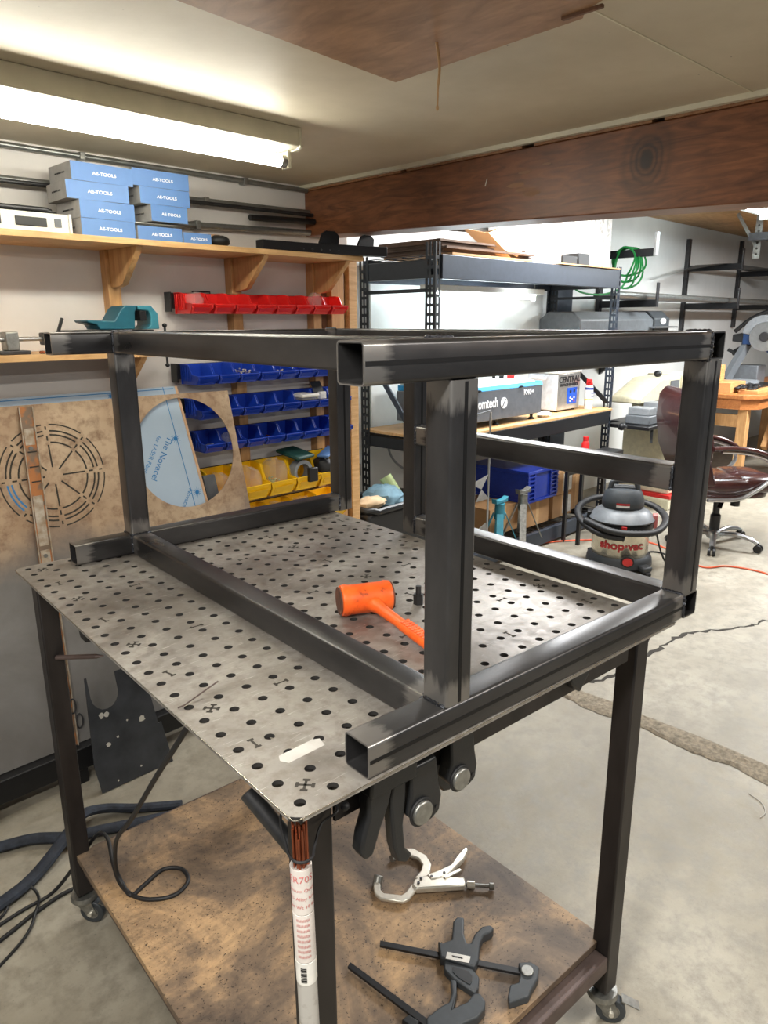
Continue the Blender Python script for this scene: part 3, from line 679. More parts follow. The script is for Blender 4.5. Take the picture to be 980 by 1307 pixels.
# trigger bar clamps on the shelf
def trigger_clamp(lab, base, Z, loc_fn, bar, head, jaw, end, disc, label_q, holes=True, mat='dark_plastic'):
    t_ = thing('trigger_clamp', lab, 'clamp', base, room=False, group=None)
    b_ = build('bar', M().pz(bar, Z + 0.006, Z + 0.0125), 'black_paint', t_, bev=0.0008)
    build('grip_body', M().pz(head, Z + 0.0002, Z + 0.024), mat, t_, bev=0.004, seg=3)
    if jaw:
        j_ = build('sliding_jaw', M().pz(jaw, Z + 0.001, Z + 0.019), mat, t_, bev=0.003)
        cx = sum(p[0] for p in jaw) / len(jaw); cy = sum(p[1] for p in jaw) / len(jaw)
        build('jaw_rib', M().pz([((p[0] - cx) * 0.55 + cx, (p[1] - cy) * 0.55 + cy) for p in jaw], Z + 0.019, Z + 0.0205), 'black_plastic', j_)
    if end:
        e_ = build('fixed_jaw', M().pz(end, Z + 0.0002, Z + 0.020), mat, t_, bev=0.003)
        d_ = build('screw_cap', M().cyl((disc[0], disc[1], Z + 0.020), (disc[0], disc[1], Z + 0.025), 0.0135, 24), 'zinc', e_, bev=0.0015)
        build('slot', M().bar((disc[0] - 0.011, disc[1] + 0.004, Z + 0.0252), (disc[0] + 0.011, disc[1] - 0.004, Z + 0.0252), 0.002, 0.0008), 'crack_dark', d_) if False else None
    if label_q:
        l_ = build('label', M().pz(label_q, Z + 0.0242, Z + 0.0248), 'label_white', t_)
    return t_
c1_ = trigger_clamp('dark grey trigger clamp with white label lying on the shelf nearer the pliers', (0.58, 0.23, Z0), Z0, None,
    [(0.462, 0.393), (0.452, 0.383), (0.634, 0.128), (0.645, 0.138)],
    [(0.553, 0.299), (0.556, 0.287), (0.579, 0.281), (0.617, 0.314), (0.634, 0.318), (0.645, 0.305), (0.61, 0.273), (0.597, 0.251), (0.604, 0.246), (0.628, 0.257), (0.658, 0.26), (0.675, 0.251), (0.675, 0.239), (0.661, 0.236), (0.641, 0.241), (0.619, 0.232), (0.584, 0.205), (0.564, 0.198), (0.525, 0.264)],
    [(0.530, 0.256), (0.561, 0.202), (0.556, 0.177), (0.536, 0.161), (0.521, 0.158), (0.511, 0.211), (0.513, 0.240)],
    [(0.647, 0.146), (0.669, 0.129), (0.672, 0.109), (0.648, 0.093), (0.615, 0.085), (0.599, 0.079), (0.557, 0.096), (0.567, 0.108), (0.591, 0.122), (0.609, 0.114), (0.634, 0.128)],
    (0.643, 0.118), [(0.546, 0.263), (0.576, 0.221), (0.561, 0.212), (0.531, 0.253)])
lt = text('QUICK CLAMP', 0.0065, c1_, (0.5535, 0.2375, Z0 + 0.0249), (0, 0, math.radians(-54)), 'black_print', ext=0.0002) if False else None
for k in range(5):
    f = (k + 0.6) / 6; a_ = Vector((0.5385, 0.258)).lerp(Vector((0.5685, 0.2165)), f)
mb = M()
for k in range(8):
    f = 0.28 + 0.055 * k; a_ = Vector((0.5385, 0.258)).lerp(Vector((0.5685, 0.2165)), f); mb.box(a_.x - 0.0012, a_.x + 0.0012, a_.y - 0.003 + 0.0008 * (k % 2), a_.y + 0.003, Z0 + 0.0248, Z0 + 0.0251)
build('lettering', mb, 'black_print', c1_)
c2_ = trigger_clamp('dark grey trigger clamp partly out of view at the front edge of the shelf', (0.45, 0.16, Z0), Z0, None,
    [(0.375, 0.392), (0.363, 0.387), (0.398, 0.165), (0.413, 0.168)],
    [(0.404, 0.182), (0.445, 0.18), (0.463, 0.176), (0.482, 0.187), (0.503, 0.212), (0.511, 0.201), (0.49, 0.18), (0.459, 0.161), (0.491, 0.152), (0.516, 0.157), (0.526, 0.148), (0.521, 0.129), (0.508, 0.118), (0.481, 0.115), (0.454, 0.124), (0.41, 0.131), (0.38, 0.157)], None, None, None, None, mat='dark_plastic')
build('jaw_pad', M().pz([(0.366, 0.214), (0.385, 0.213), (0.391, 0.187), (0.372, 0.187)], Z0 + 0.0002, Z0 + 0.018), 'black_plastic', c2_, bev=0.002)

# trigger clamps hanging under the front table edge (gripping the plate from below)
def hang_clamp(lab, x, kind, tilt=0.0, y=0.03, s=1.0, z=0.965):
    t_ = thing('trigger_clamp', lab, 'clamp', (x, y, H - 0.1), room=False, group=None)
    T = lambda u, v: (x + s * (u * math.cos(tilt) + v * math.sin(tilt)), z + s * (-u * math.sin(tilt) + v * math.cos(tilt)))
    if kind == 'grip':      # pistol grip and trigger pointing down
        build('grip', M().py([T(*p) for p in [(-0.03, 0.03), (0.012, 0.03), (0.004, -0.01), (-0.012, -0.05), (-0.022, -0.082), (-0.036, -0.085), (-0.045, -0.07), (-0.042, -0.045), (-0.034, -0.02), (-0.036, 0.005)]], y - 0.012, y + 0.012), 'black_plastic', t_, bev=0.005, seg=3)
        build('trigger', M().py([T(*p) for p in [(0.012, 0.03), (0.035, 0.025), (0.036, -0.02), (0.034, -0.06), (0.040, -0.10), (0.055, -0.118), (0.045, -0.128), (0.028, -0.118), (0.018, -0.09), (0.012, -0.05), (0.006, -0.01)]], y - 0.010, y + 0.010), 'black_plastic', t_, bev=0.004, seg=3)
        build('body', M().py([T(*p) for p in [(-0.035, 0.042), (0.05, 0.042), (0.05, 0.012), (-0.035, 0.010)]], y - 0.016, y + 0.016), 'black_plastic', t_, bev=0.004)
    else:                    # jaw end with round swivel pad
        build('body', M().py([T(*p) for p in [(-0.03, 0.045), (0.022, 0.045), (0.028, 0.0), (0.034, -0.025), (0.03, -0.05), (0.014, -0.058), (-0.012, -0.055), (-0.034, -0.03), (-0.028, 0.0)]], y - 0.013, y + 0.013), 'black_plastic', t_, bev=0.004, seg=3)
        c_ = T(-0.010, -0.032)
        p_ = build('swivel_pad', M().cyl((c_[0], y - 0.0135, c_[1]), (c_[0], y - 0.021, c_[1]), 0.0185 * s, 28), 'zinc', t_, bev=0.002)
        build('pad_ring', M().cyl((c_[0], y - 0.013, c_[1]), (c_[0], y - 0.0165, c_[1]), 0.0225 * s, 28), 'black_rubber', t_, bev=0.001)
        for q in (0.012, 0.022): e_ = T(q, -0.04); build('screw', M().cyl((e_[0], y - 0.0135, e_[1]), (e_[0], y - 0.0145, e_[1]), 0.003, 8), 'dark_steel', t_)
    return t_
hang_clamp('black pistol grip and trigger hanging leftmost under the front table edge', 0.165, 'grip', 0.06)
hang_clamp('black clamp jaw with round grey pad hanging right of the leftmost grip', 0.235, 'jaw', 0.0, z=0.945)
hang_clamp('black trigger lever hanging between the two round grey clamp pads', 0.278, 'grip', -0.22, y=0.075, s=0.85)
hang_clamp('black clamp jaw with round pad hanging rightmost of the cluster', 0.320, 'jaw', 0.0, y=0.035, s=0.95, z=0.957)
mb = M(); mb.py([(0.60, H - PT - 0.001), (0.66, H - PT - 0.001), (0.655, H - 0.04), (0.63, H - 0.068), (0.60, H - 0.04)], 0.028, 0.052)
solo('clamp_foot', mb, 'black_plastic', 'black wedge-shaped clamp foot under the front table edge toward the right leg', 'clamp', (0.63, 0.04, H - 0.068), room=False, bev=0.003)
mb = M(); mb.px([(0.37, H - PT - 0.001), (0.45, H - PT - 0.001), (0.455, H - 0.03), (0.43, H - 0.085), (0.41, H - 0.085), (0.385, H - 0.06)], 0.055, 0.085)
solo('clamp_foot', mb, 'black_plastic', 'black bracket under the left table edge where the cable comes down', 'clamp', (0.07, 0.41, H - 0.085), room=False, bev=0.003)
mb = M(); mb.px([(0.93, H - PT - 0.001), (1.03, H - PT - 0.001), (1.03, H - 0.07), (1.0, H - 0.13), (0.965, H - 0.13), (0.95, H - 0.08)], 0.07, 0.11)
hk = solo('magnet_block', mb, 'black_plastic', 'black rounded block hanging under the table near the far left leg', 'clamp', (0.09, 0.98, H - 0.13), room=False, bev=0.006)
# electrode holder stub sticking out of the far left leg
mb = M(); mb.cyl((0.048, 1.135, 0.80), (0.115, 1.045, 0.815), 0.006, 12); mb.cyl((0.115, 1.045, 0.815), (0.128, 1.03, 0.818), 0.006, 12, 0.001)
st_ = solo('steel_pin', mb, 'rail_steel', 'pointed steel pin sticking out from the far left table leg', 'pin', (0.048, 1.135, 0.80), room=False)
# round pipe tucked behind the rod tube
m_ = M(); m_.cyl((0.047, 0.200, 0.930), (0.087, 0.118, 0.842), 0.0130, 24)
solo('steel_pipe', m_, 'dark_steel', 'short dark round steel pipe angled under the near table corner', 'pipe', (0.087, 0.118, 0.842), room=False)
# tube of filler rods strapped to the near leg
rt = thing('rod_tube', 'tall white cardboard tube of copper rods strapped to the near table leg', 'tube', (0.03, 0.022, 0.16), room=False)
r0, r1 = Vector((0.030, 0.020, 0.16)), Vector((0.020, 0.022, 0.985)); dr = (r1 - r0)
def rp(z): f = (z - 0.16) / 0.825; return r0 + dr * f
RR = 0.0135
build('tube', M().cyl(rp(0.16), rp(0.935), RR, 28), 'silver_tube', rt)
build('paper_label', M().cyl(rp(0.935), rp(0.868), RR + 0.0005, 28), 'paper_tube', rt)
build('paper_label', M().cyl(rp(0.866), rp(0.792), RR + 0.0005, 28), 'paper_tube', rt)
build('paper_label', M().cyl(rp(0.790), rp(0.755), RR + 0.0005, 28), 'label_white', rt)
mb = M()
for k in range(22):
    rr_ = 0.0105 * math.sqrt((k + 0.5) / 22); a_ = k * 2.4; o_ = Vector((rr_ * math.cos(a_), rr_ * math.sin(a_), 0)); mb.cyl(rp(0.93) + o_, rp(0.99 + random.uniform(-0.012, 0.012)) + o_, 0.0016, 6)
build('filler_rods', mb, 'copper', rt, kind='stuff')
mb = M(); lc = Vector((lx0 + LEG / 2, ly0 + LEG / 2, 0.955)); 
loop_ = [(0.006, 0.016, 0.952), (0.014, 0.0055, 0.951), (0.028, 0.006, 0.951), (0.040, 0.018, 0.953), (0.065, 0.037, 0.962), (0.092, 0.037, 0.972), (0.094, 0.092, 0.97), (0.04, 0.093, 0.962), (0.012, 0.04, 0.953)]
build('cable_tie', M().ring_sweep(smooth_path(loop_, 6, True), 0.0019, 8, closed=True), 'black_rubber', rt)
build('tie_head', M().ell((0.101, 0.033, 0.973), (0.007, 0.006, 0.006), 10, 8), 'black_rubber', rt)
# print on the tube: red heading and small red lines wrapped around it, barcode
def wrap_text(s_, size, z, mat, a_mid, name='lettering'):
    cu = bpy.data.curves.new('tmp', 'FONT'); cu.body = s_; cu.size = size; cu.align_x = 'CENTER'; cu.align_y = 'CENTER'; cu.resolution_u = 2
    o = bpy.data.objects.new('tmp', cu); C.objects.link(o); dg = bpy.context.evaluated_depsgraph_get(); me = bpy.data.meshes.new_from_object(o.evaluated_get(dg)); bpy.data.objects.remove(o); bpy.data.curves.remove(cu)
    for v in me.vertices:
        a = a_mid + v.co.x / RR; p = rp(z + v.co.y); v.co = p + Vector((math.cos(a), math.sin(a), 0)) * (RR + 0.0009) - Vector(BASE[rt.name])
    return link_mesh(name, me, mat, rt)
AM = math.radians(-128)
wrap_text('ER70S', 0.0135, 0.921, 'pink_print', AM)
for k, s_ in enumerate(('Premium Quality', 'TIG Alloy Rod', 'Net Wt 10 lbs')): wrap_text(s_, 0.0068, 0.905 - 0.0125 * k, 'pink_print', AM)
for k in range(8):
    wrap_text(('lllillillllil', 'illlillillill', 'lillllillilli')[k % 3], 0.006, 0.859 - 0.0082 * k, 'pink_print', AM)
mb = M()
for k in range(9):
    z = 0.783 - 0.0028 * k; hgt = (0.0008, 0.0014, 0.0006)[k % 3]; c_ = rp(z); vs = []
    for q in range(5): a = AM - 0.45 + 0.55 * q / 4; vs += [c_ + Vector((math.cos(a), math.sin(a), 0)) * (RR + 0.001) + Vector((0, 0, s_ * hgt)) for s_ in (-1, 1)]
    mb.add(vs, [(2 * q, 2 * q + 1, 2 * q + 3, 2 * q + 2) for q in range(4)])
build('barcode', mb, 'black_print', rt)

# cable looping down to the shelf, hoses and leads on the floor
def cord(name, pts, r, mat, lab, cat='cable', n=8, seg=10, room=False, flat=1.0, group=None):
    p_ = smooth_path(pts, n); b = min(pts, key=lambda q: q[2]); return solo(name, M().ring_sweep(p_, r, seg, flat=flat), mat, lab, cat, (b[0], b[1], b[2]), room=room, group=group)
cz = SZ + 0.0055
cord('torch_cable', [(0.075, 0.40, 0.985), (0.058, 0.42, 0.93), (0.045, 0.55, 0.77), (0.05, 0.72, 0.58), (0.062, 0.88, 0.42), (0.075, 0.955, 0.29), (0.083, 0.95, cz + 0.012), (0.088, 0.905, cz), (0.125, 0.915, cz), (0.185, 0.935, cz), (0.222, 0.905, cz), (0.215, 0.855, cz), (0.165, 0.835, cz), (0.105, 0.875, cz), (0.082, 0.945, cz + 0.002), (0.092, 1.03, cz + 0.011), (0.112, 1.12, cz + 0.02), (0.10, 1.165, cz + 0.012), (0.06, 1.21, 0.16), (0.0, 1.30, 0.02), (-0.1, 1.30, 0.006), (-0.3, 1.25, 0.006)], 0.0052, 'black_rubber', 'black round cable looping from the table edge down onto the wooden shelf')
cord('hose', [(-0.7, 1.72, 0.021), (-0.3, 1.66, 0.021), (-0.068, 1.60, 0.021), (0.02, 1.57, 0.022), (0.11, 1.50, 0.024), (0.2, 1.47, 0.021), (0.32, 1.42, 0.021), (0.5, 1.35, 0.021)], 0.020, 'hose_cloth', 'dark blue cloth-wrapped hose running straight toward the shelf corner', 'hose', flat=0.75)
cord('hose', [(-0.7, 1.15, 0.021), (-0.35, 1.28, 0.021), (-0.127, 1.35, 0.021), (-0.02, 1.40, 0.022), (0.10, 1.47, 0.060), (0.16, 1.53, 0.062), (0.24, 1.56, 0.03), (0.33, 1.50, 0.021), (0.45, 1.42, 0.021)], 0.021, 'hose_cloth', 'dark blue cloth-wrapped hose curving over the other near the left leg', 'hose', flat=0.7)
cord('lead', [(-0.6, 1.12, 0.006), (-0.2, 1.22, 0.006), (-0.06, 1.27, 0.006), (0.05, 1.29, 0.007), (0.2, 1.25, 0.006)], 0.006, 'wire_black', 'thin black lead passing the left caster on the floor')
cord('lead', [(-0.6, 1.26, 0.005), (-0.18, 1.30, 0.005), (-0.1, 1.36, 0.018), (-0.05, 1.37, 0.02), (-0.035, 1.33, 0.006), (-0.06, 1.26, 0.018), (-0.13, 1.18, 0.006), (-0.4, 1.02, 0.005)], 0.004, 'wire_black', 'thin black lead hooping back on itself at the left picture edge')

# ================================================================ AGAINST THE LEFT WALL
# black square tube rail on the floor the sheets stand on
rk = thing('floor_rail', 'black square steel rail lying on the floor under the leaning sheets', 'rail', (0.5, 1.82, 0))
build('tube', M().box(-0.6, 1.35, 1.76, 1.83, 0.055, 0.14), 'black_paint', rk, bev=0.004)
for a in (-0.3, 0.35, 1.2): build('foot', M().box(a, a + 0.06, 1.765, 1.825, 0, 0.0548), 'black_paint', rk)
mb = M(); mb.box(-0.02, 0.045, 1.62, 1.70, 0, 0.16)
solo('steel_block', mb, 'rail_steel', 'grey steel block standing on the floor at the left picture edge', 'block', (0.02, 1.66, 0), bev=0.003)
LEAN = math.atan2(1.99 - 1.80, 1.305 - 0.1405)
def sheet_root(o, a, b, z, lean=LEAN): o.location = rw(a, b, z); o.rotation_euler = (PI / 2 - lean, 0, YAW)
# wide rusty plate: circular hole to the right and a laser-cut fan grille to the left
L_ = (1.305 - 0.1405) / math.cos(LEAN)
def zz(z): return (z - 0.1405) / math.cos(LEAN)      # height on the wall -> distance up the sheet
me = curve_fill([[(-0.7, 0), (1.30, 0), (1.237, zz(1.323)), (0.9, zz(1.327)), (0.2, zz(1.330)), (-0.7, zz(1.333))], circ(1.005, zz(1.097), 0.216, 64)], 0.003)
sh_ = link_mesh('steel_sheet', me, 'rusty_sheet'); sheet_root(sh_, 0, 1.80, 0.1425); BASE[sh_.name] = (0, 0, 0)
tag(sh_, 'wide rusty steel plate with round hole and cut fan grille leaning on the wall', 'sheet')
mb = M(); gx, gy = 0.487, zz(1.083)
def arc_slot(r, a0, a1, w=0.0035, mat='crack_dark', name='slot'):
    n = max(3, int(abs(a1 - a0) / 0.12)); o_ = [(gx + (r + w / 2) * math.cos(a0 + (a1 - a0) * k / n), gy + (r + w / 2) * math.sin(a0 + (a1 - a0) * k / n)) for k in range(n + 1)]
    i_ = [(gx + (r - w / 2) * math.cos(a0 + (a1 - a0) * k / n), gy + (r - w / 2) * math.sin(a0 + (a1 - a0) * k / n)) for k in range(n + 1)][::-1]
    m_ = M(); vs = [(x, y, 0.0019) for x, y in o_ + i_[::-1]]; m_.add(vs, [(k, k + 1, n + 2 + k, n + 1 + k) for k in range(n)]); build(name, m_, mat, sh_)
for s_ in range(8):
    a0 = PI / 8 * 0 + s_ * PI / 4 + 0.07; a1 = a0 + PI / 4 - 0.14
    for r in (0.116, 0.142, 0.156, 0.178):
        if s_ == 2 and r < 0.12: continue
        arc_slot(r, a0, a1, 0.0058 if r < 0.17 else 0.0046, 'film_print' if (s_ in (4,) and r in (0.142, 0.156)) else 'crack_dark')
    a = s_ * PI / 4; m_ = M(); c_, n_ = math.cos(a), math.sin(a)
    for r_0, r_1 in ((0.03, 0.108), (0.122, 0.138), (0.16, 0.172)):
        m_.add([(gx + r_ * c_ - q * n_, gy + r_ * n_ + q * c_, 0.0019) for r_ in (r_0, r_1) for q in (-0.0028, 0.0028)], [(0, 1, 3, 2)])
    build('slot', m_, 'crack_dark', sh_)
# film covered sheet behind it, with its board edge
fm = thing('film_sheet', 'pale blue film-covered sheet with printed lettering seen through the round hole', 'sheet', (0, 0, 0)); BASE[fm.name] = (0, 0, 0)
sheet_root(fm, 0, 1.815, 0.1425)
link_mesh('sheet', curve_fill([[(0.1, 0), (1.16, 0), (1.006, zz(1.354)), (0.1, zz(1.354))]], 0.004), 'film', fm)
m_ = M(); m_.add([(1.16, 0, 0.003), (1.171, 0, 0.003), (1.017, zz(1.354), 0.003), (1.006, zz(1.354), 0.003)], [(0, 1, 2, 3)]); build('board_edge', m_, 'board_edge', fm)
m_ = M(); m_.add([(1.105, 0, 0.0023), (1.108, 0, 0.0023), (0.958, zz(1.354), 0.0023), (0.955, zz(1.354), 0.0023)], [(0, 1, 2, 3)]); build('printed_line', m_, 'film_print', fm)
m_ = M(); m_.box(0.1, 1.0, zz(1.344), zz(1.347), 0.0021, 0.0024); build('printed_line', m_, 'film_print', fm)
def star(cx, cy, r):
    m_ = M()
    for k in range(12):
        a = k * PI / 6; c_, n_ = math.cos(a), math.sin(a); rr_ = r * (1 if k % 2 else 0.75)
        m_.add([(cx - 0.002 * n_, cy + 0.002 * c_, 0.0026), (cx + rr_ * c_, cy + rr_ * n_, 0.0026), (cx + 0.002 * n_, cy - 0.002 * c_, 0.0026)], [(0, 1, 2)])
    m_.pz(circ(cx, cy, r * 0.3, 12), 0.0021, 0.0027)
    build('printed_star', m_, 'film_print', fm)
star(0.976, zz(1.154), 0.026); star(1.033, zz(0.933), 0.026); star(0.744, zz(1.335), 0.016)
text('The Novacel', 0.036, fm, (0.905, zz(1.085), 0.0022), (0, 0, math.radians(-122)), 'film_print', ext=0.0003, bold=0.0)
text('for LASER Fiber', 0.024, fm, (0.868, zz(1.105), 0.0022), (0, 0, math.radians(-122)), 'film_print', ext=0.0003)
text('Novacel', 0.026, fm, (0.985, zz(0.915), 0.0022), (0, 0, math.radians(-122)), 'film_print', ext=0.0003)
# grey offcut leaning behind
mb = M(); mb.add([(1.16, 1.90, 0.28), (1.22, 1.90, 0.28), (1.145, 1.985, 0.985), (1.09, 1.985, 0.985)] + [(1.16, 1.912, 0.28), (1.22, 1.912, 0.28), (1.145, 1.997, 0.985), (1.09, 1.997, 0.985)], [(0, 1, 2, 3), (7, 6, 5, 4), (0, 4, 5, 1), (1, 5, 6, 2), (2, 6, 7, 3), (3, 7, 4, 0)])
mb.box(1.16, 1.22, 1.90, 1.912, 0.0, 0.28)
solo('grey_board', mb, 'grey_board', 'narrow grey offcut leaning beside the film-covered sheet', 'board', (1.19, 1.905, 0.0))
# rusty slotted bar in front of the grille
def bar_pt(u, h_): # u across, h_ height -> room coords lying 6mm before the sheet
    b = 1.80 + (h_ - 0.1405) * math.tan(LEAN) - 0.009; return (u, b, h_)
rb = thing('rusty_bar', 'rusty slotted flat bar with flaking grey paint leaning across the fan grille', 'bar', (0.39, 1.83, 0.15))
mb = M()
def strip(u0, u1, z0, z1, t0=0.0, t1=0.006, sh=0.055):
    u0 -= 0.041; u1 -= 0.041; q = [(u0 + (z0 - 1.3) * 0.05, z0), (u1 + (z0 - 1.3) * 0.05, z0), (u1 + (z1 - 1.3) * 0.05, z1), (u0 + (z1 - 1.3) * 0.05, z1)]
    vs = []
    for t_ in (t0, t1):
        for u, z in q: p = bar_pt(u, z); vs.append((p[0], p[1] - t_, p[2]))
    return (vs, [(0, 1, 2, 3), (7, 6, 5, 4), (0, 4, 5, 1), (1, 5, 6, 2), (2, 6, 7, 3), (3, 7, 4, 0)])
mb.add(*strip(0.447, 0.494, 0.145, 1.326)); build('bar', mb, 'rust_bar', rb, bev=0.001)
m_ = M(); m_.add(*strip(0.4905, 0.494, 0.145, 1.326, 0.006, 0.011)); m_.add(*strip(0.447, 0.450, 0.145, 1.326, 0.006, 0.011)); build('lip', m_, 'zinc_paint', rb)
for z0, z1 in ((1.20, 1.255), (0.86, 1.03), (0.80, 0.845)): build('paint_flake', M().add(*strip(0.455, 0.486, z0, z1, 0.0062, 0.0068)), 'zinc_paint', rb)
for z0 in (1.175, 1.125, 1.075): 
    build('slot', M().add(*strip(0.458, 0.488, z0, z0 + 0.004, 0.0062, 0.0072)), 'crack_dark', rb)
for z0 in (1.19, 0.825, 0.79):
    p = bar_pt(0.429 + (z0 - 1.3) * 0.05, z0); build('rivet', M().cyl((p[0], p[1] - 0.006, p[2]), (p[0], p[1] - 0.009, p[2]), 0.007, 14), 'zinc', rb)
# black notched panel standing on the floor
ln = math.atan2(0.10, 0.40)
me = curve_fill([[(0.408, 0.0), (0.681, 0.0), (0.668, 0.16), (0.655, 0.16), (0.64, 0.40), (0.537, 0.40), (0.537, 0.335)] + [(0.487 + 0.05 * math.cos(a), 0.335 + 0.055 * math.sin(a)) for a in [-PI * k / 8 for k in range(1, 8)]] + [(0.437, 0.335), (0.437, 0.41), (0.43, 0.41), (0.40, 0.10)]], 0.004)
bp = link_mesh('notched_plate', me, 'black_sheet'); bp.location = rw(0, 1.655, 0.003); bp.rotation_euler = (PI / 2 - ln, 0, YAW); BASE[bp.name] = (0, 0, 0)
tag(bp, 'black painted steel panel with a notch leaning against the sheets on the floor', 'panel')
for (x, y, r) in ((0.463, 0.155, 0.009), (0.50, 0.17, 0.005), (0.545, 0.215, 0.004), (0.60, 0.20, 0.012), (0.46, 0.265, 0.011), (0.478, 0.262, 0.010), (0.47, 0.02, 0.004), (0.56, 0.035, 0.004)):
    build('bare_spot', M().pz([(x + r * random.uniform(0.6, 1.2) * math.cos(a), y + r * random.uniform(0.6, 1.2) * math.sin(a)) for a in [k * PI / 5 for k in range(10)]], 0.002, 0.0024), 'nickel', bp)
# chain of linked strips hanging behind the left leg
mb = M()
for k in range(4): mb.ring_sweep([(0.36 + 0.012 * math.cos(a) + 0.018 * k, 1.80 , 0.42 - 0.065 * k + 0.028 * math.sin(a)) for a in [2 * PI * q / 14 for q in range(14)]], 0.003, 6, closed=True)
cn = solo('link_strip', mb, 'dark_steel', 'dark linked metal strip hanging against the sheets behind the left leg', 'strip', (0.38, 1.755, 0.2))

# ================================================================ LEFT WALL: LIGHT FIXTURE, PIPES, SHELVES
fx = thing('light_fixture', 'long cream fluorescent batten lamp with one lit bare tube on the ceiling', 'lamp', (0.56, 1.44, 2.08))
build('housing', M().px([(1.385, 2.1996), (1.378, 2.143), (1.40, 2.136), (1.505, 2.136), (1.525, 2.143), (1.52, 2.1996)], -0.06, 1.168), 'fixture_enamel', fx, bev=0.003)
build('end_cap', M().px([(1.382, 2.1996), (1.374, 2.139), (1.40, 2.132), (1.508, 2.132), (1.529, 2.139), (1.523, 2.1996)], 1.162, 1.176), 'fixture_enamel', fx, bev=0.003)
for a in (-0.04, 1.150): build('lamp_holder', M().box(a, a + 0.016, 1.425, 1.462, 2.083, 2.136), 'fixture_enamel', fx, bev=0.004)
build('lamp_tube', M().cyl((-0.024, 1.443, 2.105), (1.128, 1.443, 2.105), 0.019, 24), 'tube_glow', fx)
for a in (-0.024, 1.128): build('tube_cap', M().cyl((a, 1.443, 2.105), (a + (0.022 if a > 0 else -0.016), 1.443, 2.105), 0.0188, 20), 'zinc', fx)

def pipe(lab, pts, r, mat='conduit', clips=(), cat='pipe', name='conduit_pipe'):
    t_ = thing(name, lab, cat, pts[0]); build('pipe', M().ring_sweep(pts, r, 14), mat, t_)
    for a in clips:
        f = (a - pts[0][0]) / (pts[-1][0] - pts[0][0]); c_ = Vector(pts[0]).lerp(Vector(pts[-1]), f)
        build('clip', M().box(c_.x - 0.01, c_.x + 0.01, c_.y - r * 1.25, 2.199, c_.z - r * 1.35, c_.z + r * 1.35), 'zinc', t_, bev=0.002)
    return t_
pipe('thin grey conduit running along the top of the wall under the ceiling', [(-0.3, 2.17, 2.178), (1.84, 2.17, 2.178)], 0.010, 'conduit', (0.36, 0.80, 1.5))
pipe('upper grey conduit pipe behind the blue boxes', [(-0.3, 2.165, 2.062), (1.845, 2.165, 2.085)], 0.011, 'conduit', (0.3, 1.3))
pipe('second grey conduit pipe just under the upper one behind the blue boxes', [(-0.3, 2.14, 2.052), (1.845, 2.14, 2.071)], 0.008, 'dark_steel')
pipe('lower grey conduit pipe ending at the brown beam above the shelf', [(0.6, 2.165, 1.965), (1.845, 2.165, 1.998)], 0.013, 'conduit', (1.25,))
pipe('short black pipe with an open end near the brown beam', [(1.49, 2.13, 2.030), (1.845, 2.13, 2.042)], 0.013, 'black_paint', (), 'pipe', 'black_pipe')
for k, a in enumerate((0.842, 1.392, 1.842)):
    mb = M(); mb.box(a, a + 0.05, 2.15, 2.1996, 0.62 if k else 1.55, 1.862)
    solo('wall_stud', mb, 'stud_wood', ('upright wooden cleat under the upper shelf nearest the teal vise', 'upright wooden cleat behind the middle of the red bins', 'upright wooden cleat at the right end of the red bins')[k], 'stud', (a, 2.17, 0.62 if k else 1.55), bev=0.002)
for k, (a0, a1, m_) in enumerate(((1.90, 1.935, 'dark_stud'), (1.94, 2.02, 'stud_wood'), (2.024, 2.052, 'dark_stud'), (2.055, 2.109, 'shelf_wood'))):
    mb = M(); mb.box(a0, a1, 2.13 if k % 2 else 2.16, 2.1996, 0, 1.9)
    solo('wall_stud', mb, m_, ('dark brown stud beside the last shelf cleat', 'wide pale wooden stud at the right end of the bin wall', 'narrow dark brown stud in the corner near the rack', 'light wooden corner stud right beside the black rack post')[k], 'stud', (a0, 2.16, 0), bev=0.002)
us = thing('upper_shelf', 'long light wooden wall shelf carrying the blue boxes', 'shelf', (0.9, 1.9, 1.62))
build('board', M().box(-0.6, 1.935, 1.90, 2.1996, 1.862, 1.882), 'shelf_wood', us, bev=0.001)
for a in (0.866, 1.416, 1.866):
    build('bracket', M().px([(2.149, 1.8615), (1.925, 1.8615), (1.935, 1.845), (2.06, 1.735), (2.10, 1.728), (2.149, 1.728)], a - 0.012, a + 0.012), 'stud_wood', us, bev=0.001)
ls = thing('lower_shelf', 'short wooden wall shelf carrying the teal vise', 'shelf', (0.5, 1.9, 1.38))
build('board', M().box(-0.6, 0.88, 1.90, 2.1996, 1.478, 1.500), 'shelf_wood', ls, bev=0.001)
build('bracket', M().px([(2.1996, 1.4775), (1.93, 1.4775), (1.94, 1.465), (2.12, 1.32), (2.1996, 1.31)], 0.838, 0.862), 'stud_wood', ls, bev=0.001)

